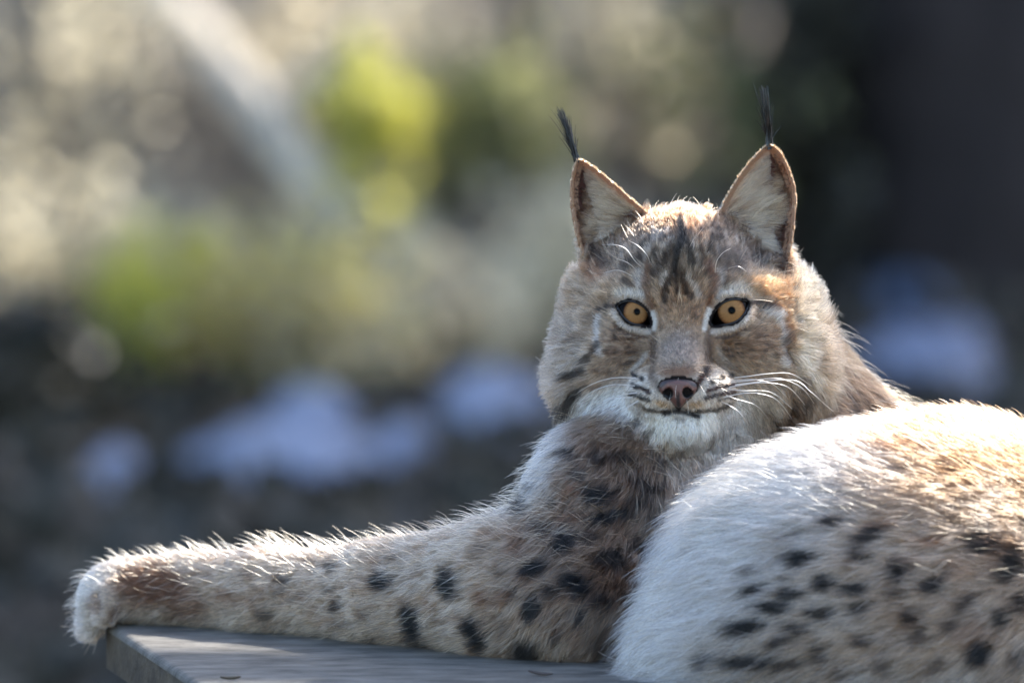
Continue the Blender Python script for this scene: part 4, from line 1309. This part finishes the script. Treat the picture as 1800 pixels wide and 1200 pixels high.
# eyes
def iris_material():
    m, nt, bs = new_mat('amber_iris')
    at = nt.nodes.new('ShaderNodeAttribute'); at.attribute_name = 'gaze'
    ln = nt.nodes.new('ShaderNodeVectorMath'); ln.operation = 'LENGTH'
    nt.links.new(at.outputs['Vector'], ln.inputs[0])
    nz = nt.nodes.new('ShaderNodeTexNoise'); nz.inputs['Scale'].default_value = 5; nz.inputs['Detail'].default_value = 5
    nt.links.new(at.outputs['Vector'], nz.inputs['Vector'])
    ad = nt.nodes.new('ShaderNodeMath'); ad.operation = 'MULTIPLY_ADD'; ad.inputs[1].default_value = .05; 
    nt.links.new(nz.outputs[0], ad.inputs[0]); nt.links.new(ln.outputs['Value'], ad.inputs[2])
    cr = nt.nodes.new('ShaderNodeValToRGB')
    E_ = cr.color_ramp.elements
    for pos, c in ((.0, C_(6, 5, 5)), (.235, C_(3, 3, 3)), (.27, C_(74, 50, 26)), (.34, C_(142, 104, 66)), (.74, C_(150, 107, 66)), (.9, C_(104, 68, 40)), (.97, C_(36, 22, 16)), (1.0, C_(14, 10, 9))):
        e = E_.new(pos) if pos not in (0.0, 1.0) else E_[0 if pos == 0 else -1]
        e.color = (*c, 1); e.position = pos
    nt.links.new(ad.outputs[0], cr.inputs[0])
    # fine spokes
    sx = nt.nodes.new('ShaderNodeSeparateXYZ'); nt.links.new(at.outputs['Vector'], sx.inputs[0])
    an = nt.nodes.new('ShaderNodeMath'); an.operation = 'ARCTAN2'
    nt.links.new(sx.outputs[0], an.inputs[0]); nt.links.new(sx.outputs[1], an.inputs[1])
    cb = nt.nodes.new('ShaderNodeCombineXYZ'); nt.links.new(an.outputs[0], cb.inputs[0]); nt.links.new(ln.outputs['Value'], cb.inputs[1])
    mp = nt.nodes.new('ShaderNodeMapping'); mp.inputs['Scale'].default_value = (9, 1.2, 1); nt.links.new(cb.outputs[0], mp.inputs[0])
    n2 = nt.nodes.new('ShaderNodeTexNoise'); n2.inputs['Scale'].default_value = 1.6; n2.inputs['Detail'].default_value = 4; nt.links.new(mp.outputs[0], n2.inputs['Vector'])
    mr = nt.nodes.new('ShaderNodeMapRange'); mr.inputs[1].default_value = .3; mr.inputs[2].default_value = .7; mr.inputs[3].default_value = .62; mr.inputs[4].default_value = 1.15
    nt.links.new(n2.outputs[0], mr.inputs[0])
    mx = nt.nodes.new('ShaderNodeMix'); mx.data_type = 'RGBA'; mx.blend_type = 'MULTIPLY'; mx.inputs[0].default_value = 1
    nt.links.new(cr.outputs[0], mx.inputs[6]); nt.links.new(mr.outputs[0], mx.inputs[7])
    nt.links.new(mx.outputs[2], bs.inputs['Base Color'])
    bs.inputs['Roughness'].default_value = .35
    bs.inputs['Specular IOR Level'].default_value = .0; bs.inputs['Coat Weight'].default_value = .1; bs.inputs['Coat Roughness'].default_value = .03
    return m
IRIS = iris_material()
LID, _nt, _b = new_mat('dark_eyelid_skin'); _b.inputs['Base Color'].default_value = (.008, .006, .006, 1); _b.inputs['Roughness'].default_value = .4

def sphere(c, r, nu=64, nv=40):
    a = np.linspace(0, 2 * np.pi, nu, endpoint=False); b = np.linspace(.02, np.pi - .02, nv)
    A, B = np.meshgrid(a, b, indexing='ij')
    V = np.stack([c[0] + r * np.sin(B) * np.cos(A), c[1] + r * np.sin(B) * np.sin(A), c[2] - r * np.cos(B)], -1).reshape(-1, 3)
    i = np.arange(nu)[:, None] * nv + np.arange(nv - 1)[None]
    j = np.roll(np.arange(nu), -1)[:, None] * nv + np.arange(nv - 1)[None]
    return V, np.stack([i, j, j + 1, i + 1], -1).reshape(-1, 4)

def tube(path, rad, nseg=8, closed=False):
    path = np.array(path, float); n = len(path); rad = np.broadcast_to(np.asarray(rad, float), (n,))
    t = norm(np.roll(path, -1, 0) - np.roll(path, 1, 0)) if closed else norm(np.gradient(path, axis=0))
    ref = np.array([0, 0, 1.0]) if np.abs(t[:, 2]).mean() < .8 else np.array([1.0, 0, 0])
    a = norm(np.cross(t, ref)); b = np.cross(t, a)
    th = np.linspace(0, 2 * np.pi, nseg, endpoint=False)
    V = (path[:, None] + rad[:, None, None] * (np.cos(th)[None, :, None] * a[:, None] + np.sin(th)[None, :, None] * b[:, None])).reshape(-1, 3)
    m = n if closed else n - 1
    i = np.arange(m)[:, None]; j = (i + 1) % n; k = np.arange(nseg)[None]; l = (k + 1) % nseg
    return V, np.stack([i * nseg + k, i * nseg + l, j * nseg + l, j * nseg + k], -1).reshape(-1, 4)

for e in EYES.values():
    V_, Q_ = sphere(e['c'], e['r'])
    ob = settle(mesh_from('eye', W(V_), Q_, IRIS), lynx)
    g = ob.data.attributes.new('gaze', 'FLOAT_VECTOR', 'POINT')
    du = (V_[:, :2] - np.array(e['iris'])) / e['ir']
    r = np.hypot(du[:, 0], du[:, 1])
    sh = (np.array(e['pup']) - np.array(e['iris'])) / e['ir']
    du = du - sh * np.clip(1 - r, 0, 1)[:, None]
    gz = np.column_stack([du, np.where(V_[:, 2] > e['c'][2], 2, 0)]).astype(np.float32)
    g.data.foreach_set('vector', gz.ravel())
    o = e['lid']; cen = o.mean(0)
    ins_ = o + norm(cen - o) * 1.2
    dd = e['c'][2] - np.sqrt(np.maximum((e['r'] + 1.0) ** 2 - ((ins_ - np.array(e['c'][:2])) ** 2).sum(1), 1))
    innr = np.exp(-((o - (np.array([1143, 572]) if e['c'][0] < 1200 else np.array([1250, 570]))) ** 2).sum(1) / 150.0)
    V_, Q_ = tube(np.column_stack([ins_, dd]), 2.1 + 2.4 * innr, 8, True)
    settle(mesh_from('eyelid', W(V_), Q_, LID), lynx)

# nose leather
nax = [np.arange(1148, 1236, 1.1), np.arange(652, 727, 1.1), np.arange(-150, -50, 1.4)]
NU, NV, ND = np.meshgrid(*nax, indexing='ij')
nd2 = poly_sd(NOSE_OUT, NU[:, :, 0], NV[:, :, 0])[:, :, None]
nf = surf_d(1192, 668)
face = nf - 7 + 12 * ((NU - 1192) / 33) ** 2 + 10 * np.maximum((NV - 684) / 24, 0) ** 2 + 9 * np.maximum((676 - NV) / 12, 0) ** 2
NF = smax(np.broadcast_to(nd2, NU.shape), face - ND, 10)
NF = np.maximum(NF, ND - (nf + 30))
for (cx, cy, rr, sx) in ((1175, 691, 24, -1), (1208, 690, -24, 1)):
    f, _ = ell((cx, cy, nf - 2), (8.0, 10.0, 13), rr)
    NF = smax(NF, -f(NU, NV, ND), 4)
    f, _ = ell((cx + sx * 7, cy + 1, nf + 2), (5, 2.6, 9), -sx * 20)
    NF = smax(NF, -f(NU, NV, ND), 3)
f, _ = cone((1191, 684, nf - 9), (1193, 714, nf - 2), 1.0, 2.2)
NF = smax(NF, -f(NU, NV, ND), 3)
NVt, NQ = surface_nets(NF.astype(np.float32), nax)
NVt = smooth_verts(NVt, NQ, 1)
pad, nt_, bs_ = new_mat('nose_leather')
at_ = nt_.nodes.new('ShaderNodeAttribute'); at_.attribute_name = 'coat'; nt_.links.new(at_.outputs['Color'], bs_.inputs['Base Color'])
vo = nt_.nodes.new('ShaderNodeTexVoronoi'); vo.inputs['Scale'].default_value = 900
tc_ = nt_.nodes.new('ShaderNodeTexCoord'); nt_.links.new(tc_.outputs['Object'], vo.inputs['Vector'])
bp = nt_.nodes.new('ShaderNodeBump'); bp.inputs['Strength'].default_value = .3; bp.inputs['Distance'].default_value = .0006
nt_.links.new(vo.outputs['Distance'], bp.inputs['Height']); nt_.links.new(bp.outputs[0], bs_.inputs['Normal'])
bs_.inputs['Roughness'].default_value = .42; bs_.inputs['Specular IOR Level'].default_value = .5
nose = settle(mesh_from('nose', W(NVt), NQ, pad), lynx)
nu_, nv_ = NVt[:, 0], NVt[:, 1]
nc = np.tile(C_(98, 66, 58), (len(NVt), 1))
def nmix(c, a):
    global nc
    nc = nc + (c - nc) * a[:, None]
nmix(C_(50, 38, 38), stroke(nu_, nv_, [(1161, 678), (1172, 668), (1191, 664), (1212, 668), (1222, 677)], 4, .6))
nmix(C_(10, 8, 8), np.maximum(oval(nu_, nv_, 1174, 692, 10, 10, 24, .3), oval(nu_, nv_, 1209, 691, 10, 10, -24, .3)))
nmix(C_(36, 26, 26), stroke(nu_, nv_, [(1191, 692), (1193, 716)], 3.5, .6))
nmix(C_(100, 66, 56), stroke(nu_, nv_, [(1191, 676), (1191, 692)], 2, .6) * .5)
set_coat(nose, nc)
